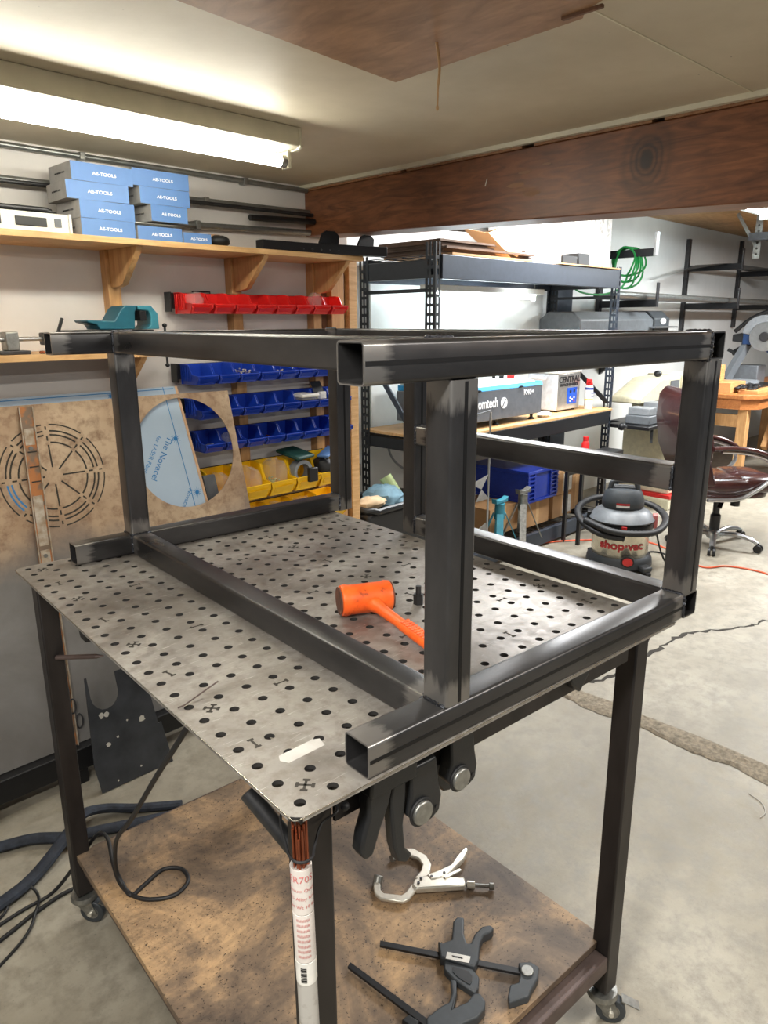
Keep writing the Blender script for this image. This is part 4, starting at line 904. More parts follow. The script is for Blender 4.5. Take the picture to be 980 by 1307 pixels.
# blue cartons
SH = 1.8824
def carton(i, a0, a1, z0, z1, lab, dy=0.0, dep=0.17, yaw=0.0, ts=1.0, lid=False):
    w_, h_ = (a1 - a0) / 2, z1 - z0
    t_ = thing('carton', lab, 'box', ((a0 + a1) / 2, 1.935 + dy, z0), rz=YAW + yaw); BASE[t_.name] = (0, 0, 0)
    build('carton_body', M().box(-w_, w_, 0.0004, dep, 0.0003, h_ - 0.0006), 'box_grey', t_, bev=0.001)
    build('blue_face', M().box(-w_, w_, -0.0006, 0.0, 0.0003, h_ - 0.0006), 'blue_box', t_)
    text('AE-TOOLS', h_ * 0.25 * ts, t_, (0.006, -0.0008, h_ * 0.46), (PI / 2, 0, 0), 'white_print', ext=0.0003, bold=0.0004, sx=1.25)
    if h_ > 0.05: text('PERFORMANCE TOOLS', 0.0075, t_, (-w_ - 0.0006, dep * 0.5, h_ * 0.5), (PI / 2, 0, -PI / 2), 'black_print', ext=0.0003)
    if lid:
        build('open_flap', M().bar((0, 0.02, h_ + 0.012), (0, 0.15, h_ + 0.004), 2 * w_, 0.0015), 'label_white', t_)
    return t_
z = SH
names = ['lowest', 'second from bottom', 'third from bottom', 'topmost']
for k, (a0, a1, yw) in enumerate(((0.668, 0.862, 0.03), (0.668, 0.866, 0.05), (0.632, 0.846, -0.03), (0.652, 0.868, 0.02))):
    carton(k, a0, a1, SH + 0.0575 * k, SH + 0.0575 * (k + 1), 'blue and grey printed carton, %s of the left stack on the shelf' % names[k], yaw=yw)
carton(4, 0.870, 1.045, SH, SH + 0.050, 'open blue carton with white flap at the bottom of the right stack', lid=True, ts=1.1)
for k, (a0, a1, yw) in enumerate(((0.925, 1.075, 0.06), (0.890, 1.085, 0.0), (0.868, 1.085, -0.02))):
    carton(5 + k, a0, a1, SH + 0.0680 + 0.0565 * k, SH + 0.0680 + 0.0565 * (k + 1), 'blue and grey carton of the right stack, %s' % ('just above the open carton', 'second from its top', 'topmost of the stack')[k], yaw=yw, ts=0.95)
carton(9, 1.050, 1.168, SH, SH + 0.040, 'small flat blue carton standing alone right of the stacks', ts=1.2, dep=0.1)
mb = M(); mb.ell((1.225, 1.97, SH + 0.022), (0.045, 0.04, 0.022), 14, 8, jit=0.06); solo('black_pouch', mb, 'black_rubber', 'small crumpled black pouch right of the flat blue carton', 'pouch', (1.22, 1.97, SH))
mb = M(); mb.box(1.215, 1.265, 2.02, 2.06, SH + 0.0, SH + 0.052); solo('small_box', mb, 'cardboard', 'tiny brown box behind the crumpled black pouch', 'box', (1.24, 2.04, SH), bev=0.001)
# black slotted brackets at the shelf's right end
t_ = thing('steel_bracket', 'black slotted steel bracket arm lying across the right end of the upper shelf', 'bracket', (1.7, 1.97, SH))
build('arm', M().pz([(1.42, 1.95), (1.62, 1.94), (2.03, 1.84), (2.04, 1.88), (1.64, 2.02), (1.42, 2.0)], SH + 0.0003, SH + 0.042), 'black_paint', t_, bev=0.002)
build('lug', M().prism([(1.70, SH + 0.042), (1.72, SH + 0.085), (1.74, SH + 0.097), (1.79, SH + 0.097), (1.815, SH + 0.08), (1.81, SH + 0.042)], lambda u, v: (u, 1.925, v), lambda u, v: (u, 1.935, v)), 'black_paint', t_)
build('lug', M().prism([(1.89, SH + 0.042), (1.91, SH + 0.08), (1.93, SH + 0.09), (1.97, SH + 0.09), (1.99, SH + 0.075), (1.985, SH + 0.042)], lambda u, v: (u, 1.885, v), lambda u, v: (u, 1.895, v)), 'black_paint', t_)
for k in range(9): a = 1.62 + 0.042 * k; build('hole', M().ell((a, 1.938 - (a - 1.62) * 0.22, SH + 0.016), (0.006, 0.003, 0.004), 8, 6), 'grey_board' if False else 'dark_steel', t_)
# spirit level and plastic tube
t_ = thing('spirit_level', 'grey box level with black grips at the left end of the upper shelf', 'level', (0.4, 1.96, SH))
build('body', M().box(-0.1, 0.632, 1.945, 1.972, SH, SH + 0.062), 'label_white', t_, bev=0.003)
build('end_cap', M().box(0.6325, 0.642, 1.942, 1.975, SH, SH + 0.064), 'label_white', t_, bev=0.002)
build('grip', M().box(0.462, 0.560, 1.941, 1.9455, SH + 0.018, SH + 0.046), 'black_plastic', t_, bev=0.006)
build('grip', M().box(0.30, 0.42, 1.941, 1.9455, SH + 0.018, SH + 0.05), 'black_plastic', t_, bev=0.006)
build('badge', M().box(0.585, 0.607, 1.9425, 1.9455, SH + 0.02, SH + 0.046), 'mid_grey', t_)
mb = M(); mb.cyl((-0.2, 2.0, SH + 0.073), (0.60, 2.0, SH + 0.073), 0.010, 14); mb.cyl((-0.2, 1.975, SH + 0.075), (0.58, 1.975, SH + 0.075), 0.008, 12); mb.box(-0.15, 0.6, 1.985, 2.06, SH, SH + 0.0625)
solo('tool_bundle', mb, 'dark_steel', 'dark rods lying on top behind the grey level', 'tool', (0.2, 2.0, SH))
# teal vise on the lower shelf
LZ = 1.5004
v_ = thing('bench_vise', 'teal drill press vise standing on the lower wall shelf', 'vise', (0.77, 1.98, LZ))
build('slide_base', M().box(0.60, 0.93, 1.93, 2.07, LZ, LZ + 0.055), 'teal_paint', v_, bev=0.004)
build('slide_rail', M().box(0.60, 0.90, 1.935, 2.055, LZ + 0.056, LZ + 0.074), 'black_paint', v_, bev=0.002)
build('jaw_body', M().py([(0.70, LZ + 0.075), (0.93, LZ + 0.075), (0.925, LZ + 0.13), (0.90, LZ + 0.158), (0.80, LZ + 0.158), (0.786, LZ + 0.148), (0.755, LZ + 0.105), (0.66, LZ + 0.107), (0.662, LZ + 0.099), (0.69, LZ + 0.092)], 1.94, 2.05) if False else
      M().py([(0.70, LZ + 0.075), (0.83, LZ + 0.075), (0.835, LZ + 0.135), (0.845, LZ + 0.158), (0.80, LZ + 0.158), (0.786, LZ + 0.148), (0.755, LZ + 0.105), (0.655, LZ + 0.108), (0.66, LZ + 0.099), (0.69, LZ + 0.092)], 1.94, 2.05), 'teal_paint', v_, bev=0.003)
build('rear_jaw', M().py([(0.875, LZ + 0.075), (0.926, LZ + 0.075), (0.924, LZ + 0.13), (0.90, LZ + 0.158), (0.845, LZ + 0.158), (0.848, LZ + 0.143), (0.888, LZ + 0.14), (0.895, LZ + 0.12), (0.893, LZ + 0.09)], 1.94, 2.05), 'teal_light', v_, bev=0.003)
build('jaw_plate', M().box(0.848, 0.872, 1.93, 2.04, LZ + 0.105, LZ + 0.14), 'black_paint', v_, bev=0.002)
build('screw', M().cyl((0.93, 1.99, LZ + 0.04), (0.965, 1.99, LZ + 0.04), 0.012, 16), 'dark_steel', v_)
build('handle', M().cyl((0.958, 1.90, LZ - 0.045) if False else (0.955, 1.955, LZ - 0.055), (0.955, 1.955, LZ + 0.085), 0.0045, 10), 'black_paint', v_)
for z_ in (LZ - 0.058, LZ + 0.088): build('handle_knob', M().ell((0.955, 1.955, z_), (0.009, 0.009, 0.008), 12, 8), 'black_paint', v_)
# bar clamp at the far left of the lower shelf
t_ = thing('bar_clamp', 'bar clamp with silver bars and black head at the left end of the lower shelf', 'clamp', (0.45, 1.96, LZ))
build('bar', M().cyl((0.2, 1.96, LZ + 0.048), (0.56, 1.96, LZ + 0.048), 0.007, 12), 'silver', t_)
build('foot_block', M().box(0.36, 0.455, 1.93, 2.0, LZ, LZ + 0.012), 'dark_steel', t_, bev=0.002)
build('jaw_block', M().box(0.385, 0.425, 1.935, 1.99, LZ + 0.012, LZ + 0.072), 'zinc', t_, bev=0.004)
build('head', M().box(0.505, 0.552, 1.94, 1.985, LZ + 0.028, LZ + 0.068), 'black_plastic', t_, bev=0.004)
build('lever', M().bar((0.552, 1.96, LZ + 0.045), (0.578, 1.955, LZ + 0.115), 0.014, 0.01), 'black_plastic', t_, bev=0.002)
for k in range(5): pass
mb = M()
for k in range(14): mb.ell((0.52 + random.uniform(-0.03, 0.05), 1.92 + random.uniform(0, 0.03), LZ + 0.005), (0.006, 0.005, 0.005), 8, 5)
solo('loose_screws', mb, 'copper', 'scatter of small brass and steel screws on the lower shelf edge', 'screws', (0.52, 1.93, LZ), kind='stuff')

# storage bins
def make_bin(nm, w_, d_, h_, mat, lab, group):
    t_ = thing('storage_bin', lab, 'bin', (0, 0, 0), group=group); tk = 0.0025; hw = w_ / 2
    side = [(0.0, 0.0), (-d_ * 0.80, 0.0), (-d_, h_ * 0.28), (-d_ * 0.97, h_ * 0.44), (-d_ * 0.66, h_ * 0.50), (-d_ * 0.50, h_ * 0.95), (-d_ * 0.30, h_), (0.0, h_)]
    mb = M()
    for s_ in (-1, 1):
        q0, q1 = s_ * hw, s_ * (hw - tk); lo, lo2 = s_ * (hw - 0.006), s_ * (hw - 0.006 - tk)
        f0 = lambda u, v, q0=q0, lo=lo: (lo + (q0 - lo) * min(1, v / (h_ * 0.5)), u, v); f1 = lambda u, v, q1=q1, lo2=lo2: (lo2 + (q1 - lo2) * min(1, v / (h_ * 0.5)), u, v)
        mb.prism(side, f0, f1)
    mb.box(-hw + 0.006, hw - 0.006, -d_ * 0.80, 0, 0, tk); mb.box(-hw, hw, -tk, 0, 0, h_)
    mb.prism([(-hw + 0.006, 0), (hw - 0.006, 0), (hw, h_ * 0.30), (hw, h_ * 0.44), (-hw, h_ * 0.44), (-hw, h_ * 0.30)], lambda u, v: (u, -d_ * 0.80 - d_ * 0.2 * min(1, v / (h_ * 0.3)) + (0.03 * d_ if v > h_ * 0.4 else 0), v), lambda u, v: (u, -d_ * 0.80 - d_ * 0.2 * min(1, v / (h_ * 0.3)) + (0.03 * d_ if v > h_ * 0.4 else 0) + tk, v))
    build('bin_body', mb, mat, t_, bev=0.0008)
    # thick rim around the hopper and ribs on the sides
    rim = [(-hw, -d_ * 0.30, h_), (-hw, -d_ * 0.50, h_ * 0.95), (-hw, -d_ * 0.66, h_ * 0.50), (-hw, -d_ * 0.98, h_ * 0.44), (hw, -d_ * 0.98, h_ * 0.44), (hw, -d_ * 0.66, h_ * 0.50), (hw, -d_ * 0.50, h_ * 0.95), (hw, -d_ * 0.30, h_)]
    m2 = M(); m2.ring_sweep(rim, 0.0026, 6); m2.ring_sweep([(-hw, -d_ * 0.30, h_), (-hw, 0, h_)], 0.0026, 6); m2.ring_sweep([(hw, -d_ * 0.30, h_), (hw, 0, h_)], 0.0026, 6)
    build('rim', m2, mat, t_)
    for s_ in (-1, 1):
        for k in range(4):
            y = -d_ * (0.12 + 0.14 * k); build('rib', M().box(min(s_ * (hw - 0.001), s_ * (hw + 0.002)), max(s_ * (hw - 0.001), s_ * (hw + 0.002)), y - d_ * 0.04, y + d_ * 0.02, h_ * 0.18, h_ * (0.95 if k < 3 else 0.6)), mat, t_, bev=0.001)
    m3 = M(); m3.box(-hw * 0.72, hw * 0.72, -d_ * 1.0 - 0.001, -d_ * 0.97, h_ * 0.12 + 0.012, h_ * 0.30 + 0.012)
    build('label_slot', M().prism([(-hw * 0.7, h_ * 0.1), (hw * 0.7, h_ * 0.1), (hw * 0.78, h_ * 0.30), (-hw * 0.78, h_ * 0.30)], lambda u, v: (u, -d_ * 0.80 - d_ * 0.2 * v / (h_ * 0.3) - 0.0022, v), lambda u, v: (u, -d_ * 0.80 - d_ * 0.2 * v / (h_ * 0.3) + 0.0005, v)), mat, t_)
    return t_
ORD = ['leftmost', 'second from left', 'third from left', 'fourth from left', 'fifth from left', 'sixth from left', 'seventh from left', 'rightmost']
def bin_row(mat, n, a0, pitch, z, w_, d_, h_, row, group, b=2.146, slope=0.0, last='rightmost'):
    out = []; src = None
    for k in range(n):
        lab = '%s, %s in the %s' % (row[0], ORD[k] if not (k == n - 1 and last) else last, row[1])
        loc = rw(a0 + pitch * (k + 0.5), b, z + slope * k)
        if src is None: src = make_bin('storage_bin', w_, d_, h_, mat, lab, group); src.location = loc; src.rotation_euler = (0, 0, YAW); o = src
        else: o = copy_tree(src, loc, YAW + random.uniform(-0.01, 0.01), lab)
        out.append((a0 + pitch * (k + 0.5), b, z + slope * k, o))
    rl = thing('bin_rail', 'black louvred rail holding the %s' % row[1], 'rail', (a0 - 0.015, b + 0.004, z))
    build('rail', M().box(a0 - 0.018, a0 + pitch * n + 0.005, b + 0.0005, b + 0.0035, z + h_ * 0.25, z + h_ * 1.02), 'black_paint', rl)
    build('end_cap', M().box(a0 - 0.024, a0 - 0.018, b - 0.018, b + 0.03, z + h_ * 0.1, z + h_ * 1.05), 'black_paint', rl, bev=0.001)
    return out
red = bin_row('red_bin', 8, 1.108, 0.1045, 1.632, 0.097, 0.135, 0.081, ('red plastic bin', 'row of red bins'), 'red bins on the wall rail')
b1 = bin_row('blue_bin', 8, 1.112, 0.1045, 1.350, 0.097, 0.135, 0.081, ('blue plastic bin', 'top row of blue bins'), 'blue bins in the top row')
b2 = bin_row('blue_bin', 8, 1.120, 0.1045, 1.208, 0.097, 0.135, 0.081, ('blue plastic bin', 'middle row of blue bins'), 'blue bins in the middle row')
b3 = bin_row('blue_bin', 8, 1.128, 0.1045, 1.068, 0.097, 0.135, 0.081, ('blue plastic bin', 'bottom row of blue bins'), 'blue bins in the bottom row')
y1 = bin_row('yellow_bin', 5, 1.150, 0.145, 0.832, 0.137, 0.155, 0.150, ('large yellow plastic bin', 'upper row of yellow bins'), 'yellow bins in the upper row')
y2 = bin_row('yellow_bin', 5, 1.170, 0.145, 0.660, 0.137, 0.155, 0.125, ('large yellow plastic bin', 'lower row of yellow bins'), 'yellow bins in the lower row')
def crumple(c, r, seg=16, rings=10, j=0.14): return M().ell(c, r, seg, rings, jit=j, sq=0.9)
def bag(k, row, r, lab, dz=0.0, dy=-0.07, mat='clear_bag', nm='plastic_bag', da=0.0):
    a, b, z, o = row[k]; solo(nm, crumple((a + da, b + dy, z + r[2] + 0.004 + dz), r), mat, lab, 'bag', (a, b + dy, z), smooth=True)
bag(0, red, (0.036, 0.04, 0.040), 'clear plastic bag sticking up from the leftmost red bin')
bag(6, red, (0.030, 0.035, 0.045), 'clear twisted bag in the seventh red bin')
bag(1, b3, (0.034, 0.045, 0.032), 'clear bag in the second bottom-row blue bin')
bag(0, y1, (0.052, 0.07, 0.06), 'clear crumpled bag in the leftmost upper yellow bin', 0.01)
bag(1, y1, (0.052, 0.07, 0.062), 'clear bag of parts in the second upper yellow bin', 0.012)
bag(2, y1, (0.056, 0.075, 0.070), 'large clear bag with pale parts bulging from the third upper yellow bin', 0.015)
for k in (1, 2, 3): bag(k, y2, (0.056, 0.075, 0.055), 'clear crumpled bag in the %s lower yellow bin' % ORD[k].split(' ')[0], 0.008)
def parts_in(k, row, mat, lab, n=26, w_=0.04, zz_=0.02):
    a, b, z, o = row[k]; mb = M()
    for _ in range(n):
        c_ = (a + random.uniform(-w_, w_) * 0.8, b - 0.02 - random.random() * 0.09, z + 0.008 + random.random() * zz_); mb.ell(c_, (random.uniform(0.004, 0.009), random.uniform(0.003, 0.006), 0.003), 6, 4)
    solo('small_parts', mb, mat, lab, 'parts', (a, b - 0.06, z + 0.005), kind='stuff')
parts_in(2, b1, 'nickel', 'pile of shiny fittings in the third top-row blue bin', 40, zz_=0.045)
parts_in(4, b1, 'nickel', 'small silver parts in the fifth top-row blue bin', 24, zz_=0.03)
parts_in(6, b1, 'label_white', 'pale small parts in the seventh top-row blue bin', 24, zz_=0.03)
parts_in(3, b2, 'label_white', 'white small parts in the fourth middle-row blue bin')
parts_in(4, b2, 'dark_steel', 'dark small parts in the fifth middle-row blue bin')
parts_in(0, b3, 'silver', 'loose silver nuts in the leftmost bottom-row blue bin', 34)
parts_in(3, b3, 'copper', 'brass parts in the fourth bottom-row blue bin')
parts_in(6, red, 'nickel', 'silver parts in the seventh red bin')
parts_in(7, red, 'nickel', 'silver screws in the rightmost red bin')
parts_in(2, y1, 'pale_green', 'pale yellow plugs in the third upper yellow bin', 60, 0.05, 0.06)
a, b, z, o = b2[5]
t_ = thing('parts_case', 'small white parts case with red trim lying over the middle row blue bins', 'case', (a, b - 0.08, z + 0.04)); 
build('lid', M().box(a - 0.055, a + 0.045, b - 0.145, b - 0.03, z + 0.055, z + 0.068), 'label_white', t_, bev=0.003)
build('base', M().box(a - 0.055, a + 0.045, b - 0.145, b - 0.03, z + 0.043, z + 0.0545), 'clear_bag', t_, bev=0.003)
a, b, z, o = b2[6]
t_ = thing('blister_pack', 'black and red card blister pack standing in the middle row blue bins', 'package', (a, b - 0.06, z + 0.01))
build('card', M().add([(a - 0.03, b - 0.09, z + 0.03), (a + 0.035, b - 0.09, z + 0.03), (a + 0.04, b - 0.03, z + 0.115), (a - 0.022, b - 0.03, z + 0.115)], [(0, 1, 2, 3)]), 'black_print', t_)
build('header', M().add([(a - 0.022, b - 0.036, z + 0.105), (a + 0.02, b - 0.036, z + 0.105), (a + 0.022, b - 0.030, z + 0.114), (a - 0.02, b - 0.030, z + 0.114)], [(0, 1, 2, 3)]), 'red_print', t_)
build('blister', M().box(a - 0.018, a + 0.022, b - 0.10, b - 0.08, z + 0.035, z + 0.07), 'label_white', t_, bev=0.004)
a, b, z, o = y1[3]
def torus(c, R, r, ax='b', seg=32, s2=10, m_=None):
    m_ = m_ or M(); return m_
t_ = thing('tape_roll', 'grey duct tape roll standing in the fourth upper yellow bin', 'tape', (a, b - 0.1, z + 0.03))
mb = M(); cx, cz_2 = a - 0.015, z + 0.085; yb = b - 0.13
o_ = circ(cx, cz_2, 0.055, 36); i_ = circ(cx, cz_2, 0.038, 36); vs = [(u, yb, v) for u, v in o_] + [(u, yb + 0.045, v) for u, v in o_] + [(u, yb, v) for u, v in i_] + [(u, yb + 0.045, v) for u, v in i_]
fs = []
for k in range(36): k2 = (k + 1) % 36; fs += [(k, k2, 36 + k2, 36 + k), (72 + k2, 72 + k, 108 + k, 108 + k2), (k, 72 + k, 72 + k2, k2), (36 + k, 36 + k2, 108 + k2, 108 + k)]
mb.add(vs, fs); build('tape', mb, 'grey_plastic', t_)
mb = M(); mb.box(a - 0.055, a - 0.005, b - 0.225, b - 0.205, z + 0.055, z + 0.12)
solo('black_box', mb, 'black_plastic', 'small black box leaning at the lip of the fourth upper yellow bin', 'box', (a - 0.03, b - 0.2, z + 0.055), bev=0.003)
mb = M(); mb.bar((a - 0.04, b - 0.02, z + 0.185), (a - 0.01, b - 0.15, z + 0.155), 0.13, 0.018)
solo('sanding_pack', mb, 'dark_green', 'dark green abrasive pad pack lying over the yellow bins', 'pack', (a, b - 0.1, z + 0.13), bev=0.008)
a, b, z, o = y1[4]
mb = M(); mb.bar((a - 0.05, b - 0.14, z + 0.145), (a + 0.05, b - 0.10, z + 0.175), 0.06, 0.012)
solo('blue_pouch', mb, 'blue_box', 'bright blue pouch lying over the rightmost upper yellow bin', 'pouch', (a, b - 0.1, z + 0.145), bev=0.004)
mb = crumple((a - 0.01, b - 0.09, z + 0.075), (0.045, 0.06, 0.062)); solo('black_pouch', mb, 'black_rubber', 'black pouch stuffed in the rightmost upper yellow bin', 'pouch', (a, b - 0.09, z))
# small hooks on the wall between the rows
mb = M(); mb.ring_sweep([(1.49, 2.17, 1.525), (1.49, 2.17, 1.555), (1.555, 2.17, 1.555), (1.555, 2.17, 1.525)], 0.003, 6); mb.box(1.485, 1.56, 2.17, 2.1996, 1.522, 1.527)
solo('wire_hook', mb, 'wire_black', 'small black wire hook on the wall under the red bins', 'hook', (1.52, 2.18, 1.522))
mb = M(); mb.ring_sweep([(1.21, 2.17, 1.705), (1.21, 2.17, 1.722), (1.295, 2.17, 1.722), (1.295, 2.17, 1.705)], 0.003, 6); mb.box(1.205, 1.30, 2.17, 2.1996, 1.708, 1.712)
solo('wire_hook', mb, 'wire_black', 'small black wire hook behind the second red bin', 'hook', (1.25, 2.18, 1.705))
mb = M(); mb.lathe([(0.004, 0), (0.013, 0.004), (0.004, 0.012), (0.0015, 0.02)], (1.42, 2.18, 1.545), 10); mb.box(1.417, 1.423, 2.18, 2.1996, 1.548, 1.552)
solo('wall_hook', mb, 'nickel', 'small shiny hook screwed on the wall left of the wire hook', 'hook', (1.42, 2.18, 1.545))
mb = M(); mb.box(1.19, 1.245, 2.12, 2.1996, 1.53, 1.545); mb.box(1.245, 1.29, 2.14, 2.1996, 1.53, 1.538)
solo('hanging_tool', mb, 'wire_black', 'dark handled tool on the wall under the second red bin', 'tool', (1.22, 2.16, 1.53), bev=0.002)

# ================================================================ STEEL RACK WORKBENCH IN THE FAR BAY
RA0, RA1, RB0, RB1 = 2.72, 4.84, 2.15, 2.76
rack = thing('storage_rack', 'dark steel storage rack workbench with slotted posts and three levels', 'rack', (3.76, 2.45, 0))
def slotted_face(m_, o, u, n, w_, h_, t_=0.002, cols=1, z0=0.0):
    """strip of sheet with a row of slots; o origin, u across, n normal"""
    o, u, n = Vector(o), Vector(u), Vector(n); nrow = int(h_ / 0.0508); sw = 0.016 if cols == 1 else 0.014; sh_ = 0.034
    cs = [w_ * (i + 1) / (cols + 1) for i in range(cols)]
    edges = [0.0]
    for c_ in cs: edges += [c_ - sw / 2, c_ + sw / 2]
    edges.append(w_)
    def blk(u0, u1, a, b_):
        vs = [o + u * uu + n * nn + Vector((0, 0, zz_)) for zz_ in (a, b_) for nn in (0, t_) for uu in (u0, u1)]
        m_.add(vs, [(0, 2, 3, 1), (4, 5, 7, 6), (0, 1, 5, 4), (2, 6, 7, 3), (0, 4, 6, 2), (1, 3, 7, 5)])
    for k in range(0, len(edges), 2): blk(edges[k], edges[k + 1], z0, h_)
    for i, c_ in enumerate(cs):
        for r in range(nrow): blk(c_ - sw / 2, c_ + sw / 2, z0 + r * 0.0508 - 0.0, z0 + r * 0.0508 + 0.0508 - sh_)
def rpost(a, b, sa, sb, hgt, mat='rack_black'):
    """sa, sb: +1/-1 direction in which the two flanges run from the outer corner"""
    m_ = M()
    slotted_face(m_, (a, b, 0), (sa, 0, 0), (0, sb, 0), 0.042, hgt); slotted_face(m_, (a, b, 0), (0, sb, 0), (sa, 0, 0), 0.075, hgt, cols=2)
    return build('post', m_, mat, rack, smooth=False)
rpost(RA0, RB0, 1, 1, 2.02); rpost(RA1, RB0, -1, 1, 1.98, 'rack_paint'); rpost(RA0, RB1, 1, -1, 1.97); rpost(RA1, RB1, -1, -1, 1.97)
def beam_(a0, a1, b, z0, z1, mat): build('beam', M().box(a0, a1, b, b + 0.035, z0, z1), mat, rack, bev=0.004); 
def sidebeam(a, z0, z1, mat='rack_black'): build('side_beam', M().box(a, a + 0.035, RB0 + 0.035, RB1 - 0.035, z0, z1), mat, rack, bev=0.003)
for b in (RB0 - 0.012, RB1 - 0.03):
    beam_(RA0 + 0.045, RA1 - 0.045, b, 1.825, 1.955, 'rack_paint'); beam_(RA0 + 0.045, RA1 - 0.045, b, 0.815, 0.915, 'rack_black'); beam_(RA0 + 0.045, RA1 - 0.045, b, 0.02, 0.125, 'rack_paint')
for a in (RA0 + 0.003, RA1 - 0.04): sidebeam(a, 1.83, 1.93); sidebeam(a, 0.83, 0.90); sidebeam(a, 0.03, 0.10)
for a in (RA0 + 0.01, RA1 - 0.03): build('cross_bar', M().bar((a, RB0 + 0.03, 1.765), (a, RB1 - 0.03, 1.765), 0.02, 0.02), 'rack_black', rack)
build('brace', M().bar((RA0 + 0.012, RB1 - 0.04, 1.42), (RA0 + 0.012, RB0 + 0.05, 0.80), 0.012, 0.035), 'rack_paint', rack, bev=0.001)
build('brace', M().bar((RA1 - 0.02, RB1 - 0.04, 1.42), (RA1 - 0.02, RB0 + 0.04, 0.98), 0.012, 0.035), 'rack_black', rack, bev=0.001)
for z_, nm in ((1.957, 'wire_deck'), (0.127, 'wire_deck')):
    m_ = M()
    for k in range(28): a = RA0 + 0.06 + k * (RA1 - RA0 - 0.12) / 27; m_.bar((a, RB0 + 0.01, z_), (a, RB1 - 0.01, z_), 0.004, 0.004)
    for k in range(5): b = RB0 + 0.03 + k * 0.135; m_.bar((RA0 + 0.05, b, z_ - 0.004), (RA1 - 0.05, b, z_ - 0.004), 0.004, 0.004)
    build(nm, m_, 'dark_steel', rack)
mb = M(); mb.box(RA0 + 0.01, RA1 - 0.01, RB0 - 0.012, RB1, 0.9155, 0.932)
solo('chipboard_deck', mb, 'shelf_wood', 'pale chipboard top lying on the middle level of the dark rack', 'board', (3.8, 2.4, 0.9155), bev=0.001)
# white splash board and dark column behind the rack
mb = M(); mb.box(2.85, 4.86, 2.80, 2.812, 0.85, 1.86)
solo('white_board', mb, 'white_paint', 'glossy white board on the wall behind the rack workbench', 'board', (3.8, 2.81, 0.85), bev=0.002)
mb = M(); mb.box(2.20, 2.72, 2.80, 2.81, 0.4, 1.86)
mb = M(); mb.box(4.92, 5.16, 2.74, 2.8596, 0, 2.3)
solo('steel_column', mb, 'rack_paint', 'wide dark blue-grey steel column standing behind the rack end', 'column', (5.0, 2.8, 0), bev=0.006)
t_ = thing('bench_light', 'thin cool-white strip lamp hung under the top level of the rack', 'lamp', (3.6, 2.45, 1.75))
build('housing', M().box(2.98, 4.2, 2.40, 2.50, 1.775, 1.812), 'white_paint', t_, bev=0.003)
build('lamp_tube', M().cyl((3.02, 2.45, 1.757), (4.16, 2.45, 1.757), 0.013, 16), 'lamp_glow', t_)
for a in (3.02, 4.15): build('lamp_holder', M().box(a - 0.012, a + 0.012, 2.43, 2.47, 1.735, 1.776), 'white_paint', t_); build('hanging_chain', M().cyl((a, 2.45, 1.812), (a, 2.45, 1.95), 0.003, 6), 'zinc', t_)
# on top: flattened cardboard, plywood, opened box, bubble wrap
ZT = 1.9595
mb = M(); z = ZT
for k in range(7):
    th_ = 0.012; a_ = 2.78 + random.uniform(0, 0.1); mb = M(); mb.box(a_, 3.85 + random.uniform(-0.3, 0.1) - 0.05 * k, 2.2 + random.uniform(-0.05, 0.05), 2.7, z, z + th_); z += th_ + 0.0006
    solo('cardboard_sheet', mb, 'old_cardboard' if k != 0 else 'cardboard', '%s flattened brown cardboard sheet of the pile on top of the rack' % ('lowest', 'second lowest', 'third lowest', 'middle', 'third highest', 'second highest', 'topmost')[k], 'cardboard', (3.2, 2.45, z - th_ - 0.0006), group='cardboard pile on the rack')
mb = M(); mb.box(3.95, 4.78, 2.13, 2.5, ZT + 0.0002, ZT + 0.008); solo('plywood_offcut', mb, 'kraft', 'thin pale plywood sheet lying on the right end of the rack top', 'board', (4.3, 2.3, ZT))
t_ = thing('open_carton', 'opened kraft cardboard box tilted on top of the rack under the beam', 'box', (3.75, 2.35, z))
for pl_, mt_ in (([(3.26, 2.2, 2.105), (3.40, 2.2, 2.15), (3.75, 2.2, 2.18), (3.63, 2.2, 2.035), (3.56, 2.2, 1.985), (3.42, 2.2, 2.02)], 'kraft'), ([(3.06, 2.24, 2.12), (3.26, 2.2, 2.105), (3.50, 2.2, 1.975), (3.38, 2.24, 1.97)], 'cardboard'), ([(3.26, 2.205, 2.105), (3.06, 2.245, 2.12), (3.3, 2.55, 2.15), (3.45, 2.52, 2.15)], 'old_cardboard'), ([(3.40, 2.21, 2.15), (3.75, 2.21, 2.18), (3.85, 2.5, 2.14), (3.5, 2.5, 2.13)], 'cardboard')):
    n_ = len(pl_); build('panel', M().add([Vector(p) for p in pl_] + [Vector(p) + Vector((0.003, 0.006, 0.002)) for p in pl_], [tuple(range(n_)), tuple(range(n_, 2 * n_))[::-1]] + [(q, (q + 1) % n_, (q + 1) % n_ + n_, q + n_) for q in range(n_)]), mt_, t_)
mb = M(); mb.box(4.02, 4.2, 2.15, 2.17, ZT + 0.0086, ZT + 0.06); mb.box(4.22, 4.36, 2.15, 2.28, ZT + 0.0086, ZT + 0.085)
solo('black_blocks', mb, 'black_plastic', 'pair of dark blocks beside the bubble wrap on the rack top', 'block', (4.2, 2.3, ZT + 0.0086), bev=0.003)
mb = M(); mb.box(4.35, 5.0, 2.33, 2.62, ZT + 0.0086, 2.45); mb.box(3.9, 4.349, 2.57, 2.70, ZT + 0.0086, 2.45)
solo('bubble_wrap', mb, 'bubble_wrap', 'tall block of glaring white bubble wrap standing on the rack top', 'packaging', (4.6, 2.6, ZT), bev=0.02)
